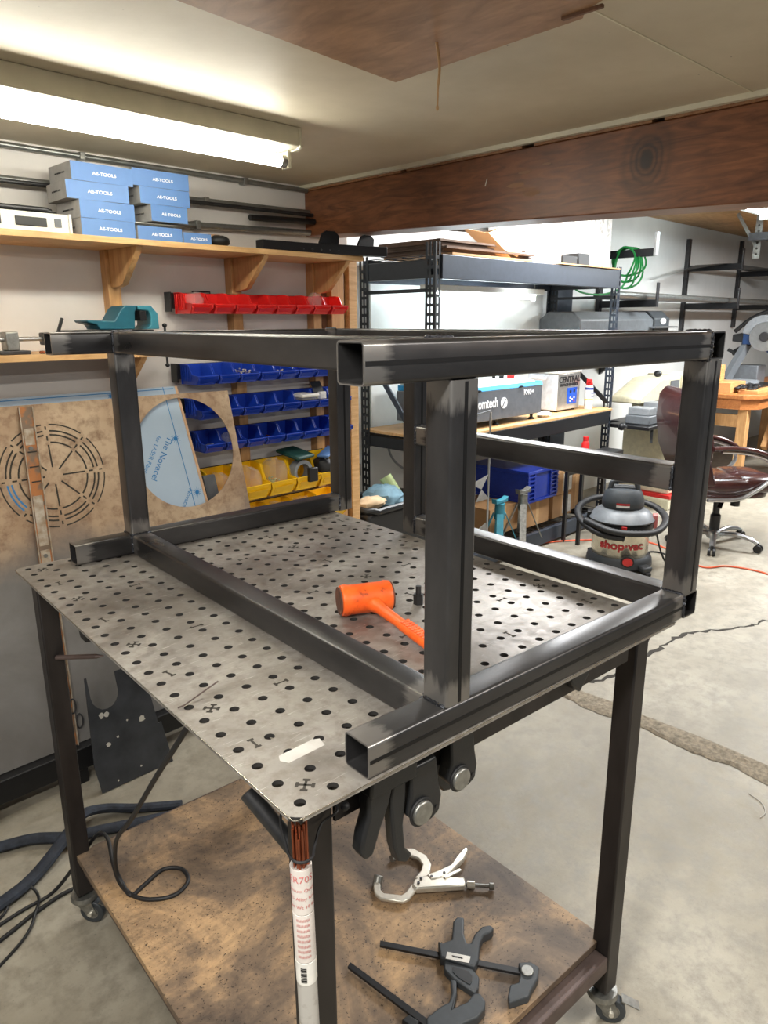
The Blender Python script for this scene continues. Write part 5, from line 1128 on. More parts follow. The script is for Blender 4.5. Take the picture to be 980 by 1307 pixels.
# laser cutter
t_ = thing('laser_cutter', 'grey desktop laser cutter with blue lid edge on the rack workbench', 'machine', (3.3, 2.45, 0.932))
build('body', M().box(2.94, 3.92, 2.20, 2.66, 0.975, 1.165), 'laser_grey', t_, bev=0.004)
build('lid_edge', M().px([(2.197, 1.1655), (2.66, 1.1655), (2.66, 1.20), (2.205, 1.192)], 2.95, 3.925), 'laser_blue', t_, bev=0.003)
build('lid', M().px([(2.215, 1.1925), (2.66, 1.2005), (2.655, 1.235), (2.40, 1.222), (2.235, 1.203)], 2.97, 3.86), 'laser_white', t_, bev=0.004)
for a in (3.0, 3.45, 3.86): build('foot', M().lathe([(0.022, 0), (0.024, 0.006), (0.010, 0.018), (0.012, 0.043)], (a, 2.24, 0.9324), 14), 'black_rubber', t_)
for a in (3.2, 3.66): build('lid_notch', M().prism(circ(a, 1.1665, 0.028, 12, r2=0.012, a0=0, a1=PI, endp=True), lambda u, v: (u, 2.1945, v), lambda u, v: (u, 2.1968, v)), 'black_plastic', t_)
text('omtech', 0.088, t_, (3.305, 2.1985, 1.085), (PI / 2, 0, 0), 'white_print', ext=0.001, bold=0.0014, sx=0.78)
text('K40+', 0.055, t_, (3.76, 2.1985, 1.128), (PI / 2, 0, 0), 'white_print', ext=0.001)
build('logo', M().prism(circ(3.475, 1.078, 0.036, 22), lambda u, v: (u, 2.1975, v), lambda u, v: (u, 2.1998, v)), 'white_print', t_)
build('logo_slash', M().bar((3.458, 2.1970, 1.052), (3.492, 2.1970, 1.104), 0.0012, 0.009, up=(-1, 0, 1)), 'laser_grey', t_)
build('knob', M().cyl((3.66, 2.36, 1.215), (3.66, 2.36, 1.245), 0.016, 14), 'black_plastic', t_)
build('knob', M().cyl((3.60, 2.38, 1.215), (3.60, 2.38, 1.24), 0.012, 14), 'black_plastic', t_)
build('emergency_stop', M().cyl((3.74, 2.34, 1.215), (3.74, 2.34, 1.238), 0.026, 18), 'signal_red', t_, bev=0.004)
# side box left of it (its power unit)
mb = M(); mb.box(2.735, 2.98, 2.30, 2.62, 0.9325, 1.20)
# ultrasonic cleaner
t_ = thing('ultrasonic_cleaner', 'stainless steel tank machine with white frame and blue control panel', 'machine', (4.35, 2.4, 0.932))
build('tank', M().box(4.29, 4.60, 2.30, 2.56, 0.945, 1.215), 'steel_sheet', t_, bev=0.004)
build('side_panel', M().box(4.278, 4.2895, 2.302, 2.56, 0.945, 1.213), 'can_white', t_, bev=0.006)
build('lid', M().box(4.27, 4.61, 2.295, 2.565, 1.2155, 1.24), 'white_paint', t_, bev=0.005)
build('side_handle', M().ring_sweep([(4.278, 2.50, 1.18), (4.24, 2.50, 1.18), (4.24, 2.40, 1.18), (4.278, 2.40, 1.18)], 0.012, 8), 'can_white', t_)
build('control_panel', M().box(4.42, 4.555, 2.2965, 2.2998, 0.985, 1.105), 'panel_blue', t_, bev=0.001)
for a, z_ in ((4.46, 1.078), (4.515, 1.078)): build('button', M().cyl((a, 2.2963, z_), (a, 2.2945, z_), 0.012, 12), 'black_plastic', t_)
for a, z_, m_ in ((4.46, 1.03, 'white_print'), (4.515, 1.03, 'white_print'), (4.46, 1.005, 'white_print'), (4.515, 1.005, 'signal_red'), (4.488, 1.018, 'white_print')): build('button', M().box(a - 0.008, a + 0.008, 2.2945, 2.2963, z_ - 0.006, z_ + 0.006), m_, t_)
text('CENTRAL', 0.060, t_, (4.445, 2.2985, 1.168), (PI / 2, 0, 0), 'black_print', ext=0.001, bold=0.002, sx=1.12)
text('MACHINERY', 0.026, t_, (4.445, 2.2985, 1.130), (PI / 2, 0, 0), 'black_print', ext=0.001, bold=0.002, sx=1.7)
for a in (4.32, 4.56): build('foot', M().cyl((a, 2.33, 0.9324), (a, 2.33, 0.946), 0.014, 10), 'black_rubber', t_)
# spray can with red cap
t_ = thing('spray_can', 'white and blue spray can with red trigger cap beside the steel tank', 'can', (4.655, 2.25, 0.932))
build('can_body', M().lathe([(0.030, 0), (0.032, 0.004), (0.032, 0.165), (0.028, 0.178), (0.016, 0.184)], (4.655, 2.25, 0.9324), 24), 'can_white', t_)
build('blue_band', M().lathe([(0.0325, 0.148), (0.0325, 0.166)], (4.655, 2.25, 0.9324), 24), 'can_blue', t_)
build('cap', M().lathe([(0.024, 0.184), (0.026, 0.19), (0.022, 0.21), (0.014, 0.22)], (4.655, 2.25, 0.9324), 20), 'signal_red', t_)
build('nozzle', M().bar((4.66, 2.24, 1.148), (4.60, 2.235, 1.155), 0.02, 0.022), 'signal_red', t_, bev=0.003)
for k, s_ in enumerate(('SILICONE', 'SPRAY')): text(s_, 0.017, t_, (4.652, 2.2165, 1.055 - 0.024 * k), (PI / 2, 0, 0), 'can_blue', ext=0.0004)
build('yellow_stripe', M().lathe([(0.0324, 0.07), (0.0324, 0.078)], (4.655, 2.25, 0.9324), 24), 'yellow_bin', t_)
mb = crumple((4.02, 2.24, 0.952), (0.06, 0.045, 0.02), j=0.2); solo('plastic_wrap', mb, 'bubble_wrap', 'crumpled clear and blue wrap in front of the white side of the tank', 'wrap', (4.02, 2.24, 0.932))
# wire stand hooked in front of the cutter
t_ = thing('wire_stand', 'tall bent chrome wire stand leaning on the front of the rack', 'stand', (3.07, 2.1, 0.13))
for a in (3.02, 3.20): build('upright', M().cyl((a, 2.10, 0.13), (a, 2.10, 1.05), 0.007, 8), 'silver', t_)
build('cross_strip', M().bar((3.02, 2.10, 1.04), (3.20, 2.10, 1.06), 0.01, 0.01), 'silver', t_)
build('cross_strip', M().add([(3.02, 2.098, 0.62), (3.20, 2.098, 0.66), (3.06, 2.09, 0.50), (3.20, 2.09, 0.50), (3.11, 2.085, 0.575)], [(0, 1, 4), (4, 3, 2)]), 'steel_sheet', t_)
build('cross_strip', M().bar((3.02, 2.10, 0.23), (3.20, 2.10, 0.30), 0.004, 0.09), 'steel_sheet', t_)
# under the bench
t_ = thing('plastic_crate', 'large deep blue plastic crate on the boxes under the rack workbench', 'crate', (3.8, 2.45, 0.33))
build('crate_body', M().box(3.81, 4.18, 2.21, 2.71, 0.335, 0.55), 'crate_blue', t_, bev=0.006)
build('rim', M().box(3.79, 4.20, 2.19, 2.73, 0.54, 0.565), 'crate_blue', t_, bev=0.004)
build('base_rim', M().box(3.80, 4.19, 2.20, 2.72, 0.33, 0.35), 'crate_blue', t_, bev=0.003)
for a in (3.80, 3.88, 4.09, 4.17): build('rib', M().box(a, a + 0.02, 2.195, 2.212, 0.352, 0.54), 'crate_blue', t_, bev=0.002)
for k in range(6): build('rib', M().box(3.796, 3.90, 2.192, 2.212, 0.368 + 0.03 * k, 0.375 + 0.03 * k), 'crate_blue', t_)
for k in range(6): build('rib', M().box(4.09, 4.19, 2.192, 2.212, 0.368 + 0.03 * k, 0.375 + 0.03 * k), 'crate_blue', t_)
DZ = 0.1296
def bxs(a0, a1, b0, b1, z0, z1, lab, mat='cardboard', lbl=None):
    t_ = thing('cardboard_box', lab, 'box', ((a0 + a1) / 2, b0, z0)); build('box_body', M().box(a0, a1, b0, b1, z0, z1 - 0.0006), mat, t_, bev=0.002)
    build('tape', M().box((a0 + a1) / 2 - 0.02, (a0 + a1) / 2 + 0.02, b0 - 0.0008, b0, z0 + 0.002, z1 - 0.003), 'kraft', t_)
    if lbl: build('label', M().box(lbl[0], lbl[1], b0 - 0.0015, b0 - 0.0004, z0 + (z1 - z0) * 0.12, z0 + (z1 - z0) * 0.9), 'label_white', t_)
bxs(3.50, 3.84, 2.30, 2.65, DZ, 0.3285, 'flat brown cardboard box under the near side of the blue crate')
bxs(3.86, 4.17, 2.25, 2.65, DZ, 0.3285, 'brown cardboard box under the right end of the blue crate')
bxs(4.225, 4.50, 2.25, 2.60, DZ, 0.305, 'lower brown cardboard box with white label right of the crate', lbl=(4.36, 4.48))
bxs(4.225, 4.50, 2.25, 2.60, 0.306, 0.48, 'upper brown cardboard box with white label right of the crate', lbl=(4.36, 4.48))
bxs(4.53, 4.76, 2.30, 2.60, DZ, 0.40, 'plain brown cardboard box at the right end of the lower rack level')
def jack_stand(a, b, mat, lab, s_=1.0):
    t_ = thing('jack_stand', lab, 'jack', (a, b, DZ)); z0 = DZ
    for sa, sb in ((-1, -1), (1, -1), (1, 1), (-1, 1)):
        build('leg', M().bar((a + sa * 0.11 * s_, b + sb * 0.09, z0 + 0.003), (a + sa * 0.028, b + sb * 0.025, z0 + 0.24 * s_), 0.045, 0.006, up=(sa, sb, 0)), mat, t_, bev=0.001)
    build('column', M().lathe([(0.035, 0.20 * s_), (0.032, 0.30 * s_), (0.036, 0.305 * s_)], (a, b, z0), 18), mat, t_)
    build('saddle', M().prism([(-0.06, 0.31 * s_), (0.06, 0.31 * s_), (0.068, 0.345 * s_), (0.03, 0.33 * s_), (-0.03, 0.33 * s_), (-0.068, 0.345 * s_)], lambda u, v: (a + u, b - 0.02, z0 + v), lambda u, v: (a + u, b + 0.02, z0 + v)), mat, t_, bev=0.002)
    return t_
jack_stand(3.36, 2.12, 'teal_light', 'teal jack stand standing under the bench behind the chrome wire', 1.0)
jack_stand(3.64, 2.13, 'zinc', 'grey jack stand beside the teal one under the bench', 1.05)
# trash can with liner and rags at the rack's left foot
t_ = thing('trash_can', 'low black bin with a crumpled black liner behind the table', 'bin', (2.4, 2.29, 0)); 
TCA, TCB, TCZ = 2.40, 2.29, 0.615
m_ = M(); m_.box(TCA - 0.24, TCA + 0.24, TCB - 0.17, TCB + 0.17, 0, TCZ - 0.03)
build('can_body', m_, 'black_plastic', t_, bev=0.02)
m_ = M(); pts = []
for k in range(28): a = 2 * PI * k / 28; pts.append((TCA + 0.25 * math.copysign(abs(math.cos(a)) ** 0.5, math.cos(a)), TCB + 0.18 * math.copysign(abs(math.sin(a)) ** 0.5, math.sin(a)), TCZ - 0.02 + random.uniform(-0.012, 0.02)))
m_.ring_sweep(pts, 0.018, 8, closed=True); build('liner', m_, 'hose_cloth' if False else 'black_plastic', t_)
solo('shop_rag', M().ell((TCA + 0.02, TCB - 0.02, TCZ + 0.0), (0.13, 0.11, 0.075), 22, 14, jit=0.10), 'glove_blue', 'crumpled blue-grey shop rag in the black trash bin', 'rag', (TCA, TCB, TCZ - 0.08))
solo('work_glove', M().ell((TCA - 0.14, TCB - 0.09, TCZ + 0.01), (0.10, 0.06, 0.035), 18, 10, jit=0.12), 'tan_cloth', 'tan crumpled glove at the front of the black trash bin', 'glove', (TCA - 0.14, TCB - 0.08, TCZ - 0.02))
mb = M(); mb.cyl((TCA + 0.13, TCB - 0.02, TCZ - 0.0), (TCA + 0.10, TCB + 0.04, TCZ + 0.10), 0.038, 22)
solo('paper_cup', mb, 'pale_green', 'white and green paper cup lying in the black trash bin', 'cup', (TCA + 0.1, TCB + 0.05, TCZ + 0.0))
mb = M(); mb.box(2.62, 2.74, 2.79, 2.82, 0.62, 0.70); mb.bar((2.62, 2.80, 0.66), (2.55, 2.79, 0.70), 0.02, 0.03)
solo('black_clip', mb, 'black_plastic', 'black clip shape on the wall above the trash bin', 'clip', (2.66, 2.8, 0.62), bev=0.004)
cord('drooping_cable', [(2.95, 2.77, 0.90), (3.0, 2.77, 0.72), (3.15, 2.77, 0.60), (3.4, 2.77, 0.52), (3.7, 2.77, 0.5)], 0.008, 'grey_plastic', 'grey cable drooping along the wall below the laser cutter', room=True)
mb = M(); mb.box(4.15, 4.62, 2.20, 2.58, 0.66, 0.70)
# drawer / keyboard tray + red bottle on a tool cart at the right end under the bench
t_ = thing('tool_cart', 'low black tool cart behind the frame at the right end of the rack', 'cart', (4.4, 2.0, 0))
build('tray', M().box(4.12, 4.72, 1.96, 2.12, 0.60, 0.64), 'black_paint', t_, bev=0.006)
for a, b in ((4.15, 1.98), (4.69, 1.98), (4.15, 2.10), (4.69, 2.10)): build('leg', M().box(a - 0.012, a + 0.012, b - 0.012, b + 0.012, 0, 0.60), 'black_paint', t_)
build('rail', M().box(4.17, 4.67, 2.095, 2.105, 0.50, 0.53), 'rack_black', t_)
mb = M(); mb.lathe([(0.028, 0), (0.028, 0.09), (0.016, 0.11), (0.02, 0.112), (0.02, 0.14)], (4.28, 2.04, 0.6404), 16)
solo('red_bottle', mb, 'signal_red', 'small red bottle standing on the black tool cart', 'bottle', (4.28, 2.04, 0.64))

# ================================================================ RIGHT HALF OF THE FAR BAY
# cantilever pipe rack on the back wall
WB = 2.8596
def arm(a, z0, z1, lab, za, reach=0.42, tip=True, upright=True, mat='rack_black'):
    t_ = thing('wall_bracket', lab, 'bracket', (a, WB, z0))
    if upright: build('upright', M().box(a - 0.025, a + 0.025, WB - 0.04, WB, z0, z1), 'dark_steel', t_, bev=0.002)
    for z_ in za: build('arm', M().box(a - 0.02, a + 0.02, WB - reach, WB - 0.0405, z_ - 0.03, z_ + 0.03), mat, t_, bev=0.003)
    if tip:
        for z_ in za: build('end_stop', M().box(a - 0.022, a + 0.022, WB - reach - 0.012, WB - reach - 0.0005, z_ - 0.03, z_ + 0.17), 'dark_steel', t_, bev=0.002)
arm(5.78, 1.55, 2.10, 'leftmost wall bracket with steel arm holding the pipes', (1.735,), 0.56)
arm(7.60, 1.45, 2.42, 'tall wall bracket in the middle of the pipe rack', (1.735, 2.12), 0.58)
arm(9.10, 1.50, 2.50, 'tall wall bracket of the pipe rack near the miter saw', (1.735, 2.12), 0.58)
arm(10.6, 1.50, 2.50, 'farthest wall bracket of the pipe rack', (1.735, 2.12), 0.58)
t_ = thing('wall_bracket', 'short wall arm with upright tip carrying the green cord', 'bracket', (5.4, 2.5, 2.1))
build('arm', M().box(5.38, 5.42, 2.17, WB, 2.09, 2.15), 'rack_black', t_, bev=0.003); build('end_stop', M().box(5.375, 5.425, 2.15, 2.1695, 2.09, 2.27), 'silver', t_, bev=0.002)
for k, (b, z_, r, lab) in enumerate(((2.40, 1.800, 0.028, 'front thick galvanised pipe lying on the wall rack'), (2.50, 1.80, 0.022, 'thin steel pipe behind the front pipe on the wall rack'), (2.66, 1.80, 0.03, 'square steel length at the back of the wall rack'))):
    mb = M(); 
    if k == 2: mb.box(5.4, 10.9, b - 0.025, b + 0.025, 1.7705, 1.82)
    else: mb.cyl((5.2 + 0.2 * k, b, 1.7705 + r), (10.8, b, 1.7505 + r), r, 14)
    solo('stored_pipe', mb, 'conduit' if k < 2 else 'dark_steel', lab, 'pipe', (7.5, b, 1.77))
mb = M(); mb.add([(6.7, 2.50, 2.05), (7.6, 2.40, 2.155), (10.4, 2.40, 2.155), (10.4, 2.75, 2.155), (7.6, 2.75, 2.155), (6.9, 2.78, 2.0)], [(0, 1, 4, 5), (1, 2, 3, 4)])
solo('sheet_offcut', mb, 'dark_steel', 'bent grey sheet metal offcut lying on the upper wall arms', 'sheet', (8, 2.6, 2.2))
for k in range(5): 
    pass
m_ = M()
for k in range(7):
    rr_ = 0.075 + 0.010 * k; ph = 0.5 * k
    m_.ring_sweep([(5.40 + 0.012 * k - 0.04 + 0.02 * math.sin(3 * a + ph), 2.40 + rr_ * 1.1 * math.cos(a), 2.12 - (0.06 + 0.025 * (k % 3)) + (0.11 + 0.025 * (k % 3)) * math.sin(a)) for a in [2 * PI * q / 26 for q in range(26)]], 0.008, 6, closed=True)
m_.ring_sweep(smooth_path([(5.40, 2.38, 1.98), (5.38, 2.42, 1.86), (5.2, 2.5, 1.80), (4.98, 2.6, 1.83), (4.93, 2.65, 1.95)], 6), 0.008, 6)
solo('extension_cord', m_, 'green_cord', 'green extension cord coiled over the short wall arm', 'cord', (5.4, 2.40, 2.0))
# grey tool case hanging below the pipes
t_ = thing('tool_case', 'grey rounded steel case with round badge standing behind the frame top', 'case', (5.6, 2.5, 1.0))
build('case_body', M().px([(2.42, 1.46), (2.80, 1.46), (2.80, 1.61), (2.72, 1.665), (2.50, 1.665), (2.42, 1.60)], 4.76, 6.02), 'mid_grey', t_, bev=0.01)
build('case_end', M().px([(2.41, 1.455), (2.81, 1.455), (2.81, 1.62), (2.73, 1.675), (2.49, 1.675), (2.41, 1.61)], 6.025, 6.33), 'dark_plastic', t_, bev=0.008)
build('badge', M().prism(circ(6.19, 1.585, 0.055, 20, r2=0.028), lambda u, v: (u, 2.405, v), lambda u, v: (u, 2.411, v)), 'label_white', t_)
build('ledge', M().box(5.95, 6.40, 2.36, 2.409, 1.525, 1.54), 'silver', t_)
build('shelf', M().box(4.95, 6.4, 2.40, 2.8596, 1.43, 1.452), 'rack_black', t_)
build('wall_support', M().px([(2.8596, 1.10), (2.8596, 1.43), (2.45, 1.43)], 5.9, 5.94), 'rack_black', t_)
# drill chuck hanging (drill press head) and the cream mill
t_ = thing('milling_machine', 'cream coloured milling machine with grey vise and black table', 'machine', (5.95, 2.2, 0))
build('base', M().box(5.55, 6.1, 1.93, 2.45, 0.0, 0.10), 'cream_paint', t_, bev=0.01)
build('red_stripe', M().box(5.56, 6.09, 1.925, 2.44, 0.1005, 0.13), 'signal_red', t_)
build('pedestal', M().box(5.60, 6.05, 1.96, 2.42, 0.1305, 0.74), 'cream_paint', t_, bev=0.012)
build('vent', M().box(5.70, 5.84, 1.9555, 1.9598, 0.62, 0.64), 'dark_steel', t_)
build('knee', M().box(5.30, 5.90, 1.90, 2.40, 0.7405, 0.7705), 'black_paint', t_, bev=0.008)
build('work_table', M().box(4.90, 5.85, 1.86, 2.20, 0.771, 0.80), 'black_paint', t_, bev=0.004)
build('column', M().box(5.98, 6.40, 2.08, 2.42, 0.741, 1.13), 'cream_paint', t_, bev=0.012)
build('head', M().py([(5.35, 0.96), (5.95, 0.96), (5.975, 1.24), (5.60, 1.24), (5.35, 1.08)], 2.09, 2.38), 'cream_paint', t_, bev=0.012) if False else None
build('head', M().py([(5.22, 0.93), (5.975, 0.93), (5.975, 1.12), (5.60, 1.12), (5.22, 0.98)], 2.10, 2.36), 'cream_paint', t_, bev=0.012)
build('head_base', M().box(5.60, 5.975, 2.2, 2.36, 0.8005, 0.9295), 'cream_paint', t_, bev=0.01)
build('control_plate', M().box(5.76, 5.93, 2.092, 2.0985, 0.97, 1.09), 'mid_grey', t_)
build('control_plate', M().box(6.1, 6.3, 2.07, 2.0785, 0.88, 1.06), 'mid_grey', t_)
vs_ = build('vise', M().box(4.98, 5.42, 1.90, 2.10, 0.8005, 0.87), 'mid_grey', t_, bev=0.008)
build('jaw', M().box(5.0, 5.12, 1.91, 2.09, 0.8705, 0.93), 'grey_plastic', vs_, bev=0.006); build('jaw', M().box(5.26, 5.40, 1.91, 2.09, 0.8705, 0.95), 'grey_plastic', vs_, bev=0.006)
build('screw', M().cyl((5.12, 2.0, 0.90), (5.26, 2.0, 0.90), 0.015, 12), 'silver', vs_)
build('knob', M().ell((5.72, 2.2, 1.147), (0.035, 0.035, 0.028), 14, 8), 'black_plastic', t_)
build('crank', M().cyl((4.90, 2.05, 0.785), (4.80, 2.05, 0.785), 0.014, 10), 'silver', t_); build('crank_knob', M().ell((4.80, 2.03, 0.80), (0.03, 0.03, 0.03), 12, 8), 'black_plastic', t_)
build('lever', M().bar((5.9, 1.9, 0.78), (6.02, 1.84, 0.66), 0.02, 0.02), 'black_plastic', t_); build('lever', M().bar((5.0, 1.88, 0.775), (4.96, 1.86, 0.67), 0.02, 0.02), 'black_plastic', t_)
t_ = thing('drill_head', 'drill press chuck and handle showing just below the frame top rail', 'drill', (5.3, 2.3, 1.3))
build('chuck', M().lathe([(0.006, 1.265), (0.014, 1.29), (0.03, 1.31), (0.034, 1.34), (0.034, 1.40), (0.024, 1.42)], (5.72, 2.35, 0), 18), 'dark_steel', t_)
build('quill', M().cyl((5.72, 2.35, 1.4205), (5.72, 2.35, 1.429), 0.03, 16), 'silver', t_)
build('handle', M().bar((5.95, 2.32, 1.429), (6.10, 2.30, 1.31), 0.016, 0.016), 'silver', t_); build('handle_grip', M().ell((6.12, 2.295, 1.30), (0.035, 0.03, 0.03), 12, 8), 'black_plastic', t_)
# ceiling hung bracket and lamp at the right picture edge
t_ = thing('ceiling_bracket', 'perforated steel angle hanging from the far bay ceiling', 'bracket', (7.0, 2.0, 2.2))
m_ = M(); slotted_face(m_, (7.0, 1.98, 2.18), (0, -0.9, 0), (1, 0, 0), 0.075, 0.3796, t_=0.004, cols=1) if False else m_.box(7.0, 7.01, 1.92, 1.98, 2.14, 2.5598)
build('drop_angle', m_, 'zinc', t_)
m_ = M()
for k in range(7): m_.cyl((6.995, 1.95, 2.18 + 0.05 * k), (6.999, 1.95, 2.18 + 0.05 * k), 0.010, 8)
build('holes', m_, 'crack_dark', t_)
build('diagonal', M().bar((7.0, 2.15, 2.55), (7.0, 1.96, 2.25), 0.01, 0.03, up=(0, 1, 1)), 'zinc', t_)
build('cross_arm', M().box(6.9, 7.0 - 0.006, 1.2, 2.0, 2.29, 2.36), 'dark_steel', t_, bev=0.003)
t_ = thing('shop_light', 'bright strip lamp under the far bay ceiling at the right edge', 'lamp', (6.3, 1.6, 2.45))
build('reflector', M().px([(1.42, 2.5598), (1.36, 2.50), (1.92, 2.50), (1.86, 2.5598)], 5.7, 6.9), 'white_paint', t_)
for b in (1.52, 1.76): build('lamp_tube', M().cyl((5.75, b, 2.475), (6.85, b, 2.475), 0.016, 12), 'lamp_glow', t_)
for a in (5.73, 6.83): build('end_plate', M().box(a, a + 0.02, 1.38, 1.90, 2.455, 2.4995), 'white_paint', t_)

# wooden bench with jigs, miter saw
t_ = thing('wooden_bench', 'sturdy wooden workbench with tapered apron at the right edge', 'workbench', (7.9, 1.9, 0))
build('bench_top', M().pz([(6.83, 1.85), (6.98, 1.72), (9.6, 1.72), (9.6, 2.5), (6.83, 2.5)], 0.86, 0.90), 'bench_wood', t_, bev=0.004)
build('apron', M().pz([(6.86, 1.88), (7.0, 1.75), (9.5, 1.75), (9.5, 1.79), (7.02, 1.79), (6.90, 1.90), (6.90, 2.45), (6.86, 2.45)], 0.76, 0.8595), 'bench_wood', t_)
for a, b in ((6.93, 1.83), (6.93, 2.36), (9.3, 1.83), (9.3, 2.36)): build('leg', M().box(a, a + 0.09, b, b + 0.09, 0, 0.7595), 'stud_wood', t_, bev=0.004)
build('side_rail', M().box(6.95, 6.98, 1.921, 2.359, 0.58, 0.70), 'stud_wood', t_)
build('brace', M().bar((7.6, 1.85, 0.30), (7.9, 1.85, 0.755), 0.05, 0.08), 'stud_wood', t_)
t_ = thing('wooden_jig', 'light wooden slotted jig box on the wooden bench beside the frame post', 'jig', (7.0, 2.2, 0.9))
build('base', M().box(6.95, 7.35, 2.02, 2.42, 0.9004, 1.0), 'jig_wood', t_, bev=0.003)
build('slot', M().box(6.945, 6.9495, 2.30, 2.34, 0.92, 0.985), 'crack_dark', t_); build('slot', M().box(6.945, 6.9495, 2.24, 2.28, 0.92, 0.985), 'crack_dark', t_)
build('fence', M().box(7.02, 7.30, 2.28, 2.42, 1.0005, 1.07), 'jig_wood', t_, bev=0.003)
build('stop_block', M().box(7.1, 7.2, 2.18, 2.30, 1.0005, 1.16), 'jig_wood', t_, bev=0.003)
mb = M(); mb.box(7.05, 7.7, 1.80, 1.98, 0.9004, 0.93); solo('board_offcut', mb, 'jig_wood', 'pale flat board lying on the wooden bench behind the tools', 'board', (7.4, 1.9, 0.9), bev=0.002)
mb = M()
for k in range(16): mb.ell((7.0 + random.uniform(0, 0.4), 1.86 + random.uniform(0, 0.14), 0.945 + random.uniform(-0.01, 0.03)), (0.045, 0.03, 0.018), 8, 6, jit=0.2)
solo('hardware_pile', mb, 'dark_steel', 'heap of dark metal hardware on the front of the wooden bench', 'hardware', (7.2, 1.92, 0.9), kind='stuff')
mb = M(); mb.box(7.9, 8.15, 2.1, 2.35, 0.9004, 1.12); solo('grey_case', mb, 'mid_grey', 'small grey machine box on the wooden bench under the saw', 'box', (8.0, 2.2, 0.9), bev=0.01)
t_ = thing('miter_saw', 'blue and black sliding miter saw with grey blade guard raised above the bench', 'saw', (8.0, 2.25, 0.9))
SC = (7.85, 2.08, 1.44)
build('base', M().box(7.4, 7.8, 1.9, 2.4, 0.9004, 0.96), 'black_paint', t_, bev=0.005)
build('turntable', M().cyl((7.6, 2.15, 0.9605), (7.6, 2.15, 0.985), 0.17, 28), 'grey_plastic', t_)
fwd = lambda u, v, d_: (SC[0] + d_, SC[1] - u, SC[2] + v)
def gp(poly, d0, d1, nm, mat): return build(nm, M().prism(poly, lambda u, v: fwd(u, v, d0), lambda u, v: fwd(u, v, d1)), mat, t_, bev=0.004)
gp([(0.0 + 0.20 * math.cos(a), 0.20 * math.sin(a)) for a in [PI * k / 14 - 0.3 for k in range(16)]], -0.02, 0.05, 'blade_guard', 'grey_plastic')
gp(circ(0.03, -0.02, 0.15, 30), -0.03, -0.021, 'blade', 'silver')
gp(circ(0.03, -0.02, 0.05, 20), -0.045, -0.031, 'blade_hub', 'dark_steel')
gp([(-0.02, -0.03), (0.25, -0.03), (0.25, -0.14), (0.10, -0.19), (-0.03, -0.14)], -0.01, 0.06, 'lower_housing', 'saw_blue')
gp([(-0.30, 0.0), (-0.14, 0.03), (-0.14, -0.09), (-0.30, -0.07)], 0.0, 0.10, 'motor', 'black_plastic')
gp([(-0.19, 0.045), (-0.10, 0.055), (-0.10, -0.10), (-0.19, -0.10)], -0.01, 0.005, 'motor_band', 'saw_blue')
build('handle', M().ring_sweep(smooth_path([fwd(-0.28, 0.03, 0), fwd(-0.16, 0.14, 0), fwd(-0.06, 0.20, 0), fwd(0.06, 0.25, 0), fwd(0.14, 0.33, 0)], 5), 0.022, 10), 'black_plastic', t_)
build('arm', M().bar(fwd(-0.30, -0.20, 0.05), fwd(0.05, 0.03, 0.05), 0.04, 0.05), 'black_paint', t_)
build('support', M().bar((7.62, 2.32, 0.965), fwd(-0.16, -0.08, 0.07), 0.06, 0.09), 'mid_grey', t_)
build('lever', M().bar(fwd(-0.34, -0.16, 0.03), fwd(-0.25, -0.20, 0.03), 0.03, 0.03), 'black_plastic', t_)
t_ = thing('waste_bin', 'red fabric waste bin with black rim under the wooden bench', 'bin', (7.6, 1.7, 0)); 
build('bin_body', M().lathe([(0.20, 0), (0.24, 0.50)], (7.75, 1.60, 0), 28), 'red_fabric', t_); build('rim', M().lathe([(0.245, 0.50), (0.26, 0.51), (0.26, 0.60), (0.24, 0.62)], (7.75, 1.60, 0), 28), 'black_rubber', t_)
m_ = M(); m_.ring_sweep([(7.75 + 0.245 * math.cos(a), 1.60 + 0.245 * math.sin(a), 0.5 - 0.1 * math.sin((a - PI) * 1.0)) for a in [PI + PI * k / 16 for k in range(17)]], 0.008, 6); build('strap', m_, 'black_rubber', t_)

# office chair
CH = (4.86, 1.28)
cang = math.radians(-41) ; 
w_c = rw(CH[0], CH[1], 0)
ch = thing('office_chair', 'brown padded leather office chair with silver star base', 'chair', (w_c.x, w_c.y, 0), room=False, rz=cang); BASE[ch.name] = (0, 0, 0)
build('seat', M().ell((0.0, 0, 0.475), (0.27, 0.26, 0.065), 28, 14, sq=0.55), 'leather', ch)
build('seat', M().ell((0.16, 0, 0.485), (0.16, 0.255, 0.07), 24, 12, sq=0.6), 'leather', ch)
build('seat_base', M().ell((0.0, 0, 0.425), (0.28, 0.25, 0.04), 24, 10, sq=0.5), 'leather', ch)
build('backrest', M().prism([(-0.24, 0.48), (-0.12, 0.47), (-0.17, 0.62), (-0.225, 0.78), (-0.26, 0.95), (-0.27, 1.07), (-0.31, 1.13), (-0.36, 1.14), (-0.405, 1.08), (-0.415, 0.92), (-0.38, 0.72), (-0.30, 0.54)], lambda u, v: (u, -0.25, v), lambda u, v: (u, 0.25, v)), 'leather', ch, bev=0.07, seg=7)
build('head_pad', M().ell((-0.275, 0, 1.0), (0.05, 0.22, 0.12), 22, 12, sq=0.6), 'leather', ch)
build('lumbar_pad', M().ell((-0.19, 0, 0.72), (0.05, 0.22, 0.13), 22, 12, sq=0.6), 'leather', ch)
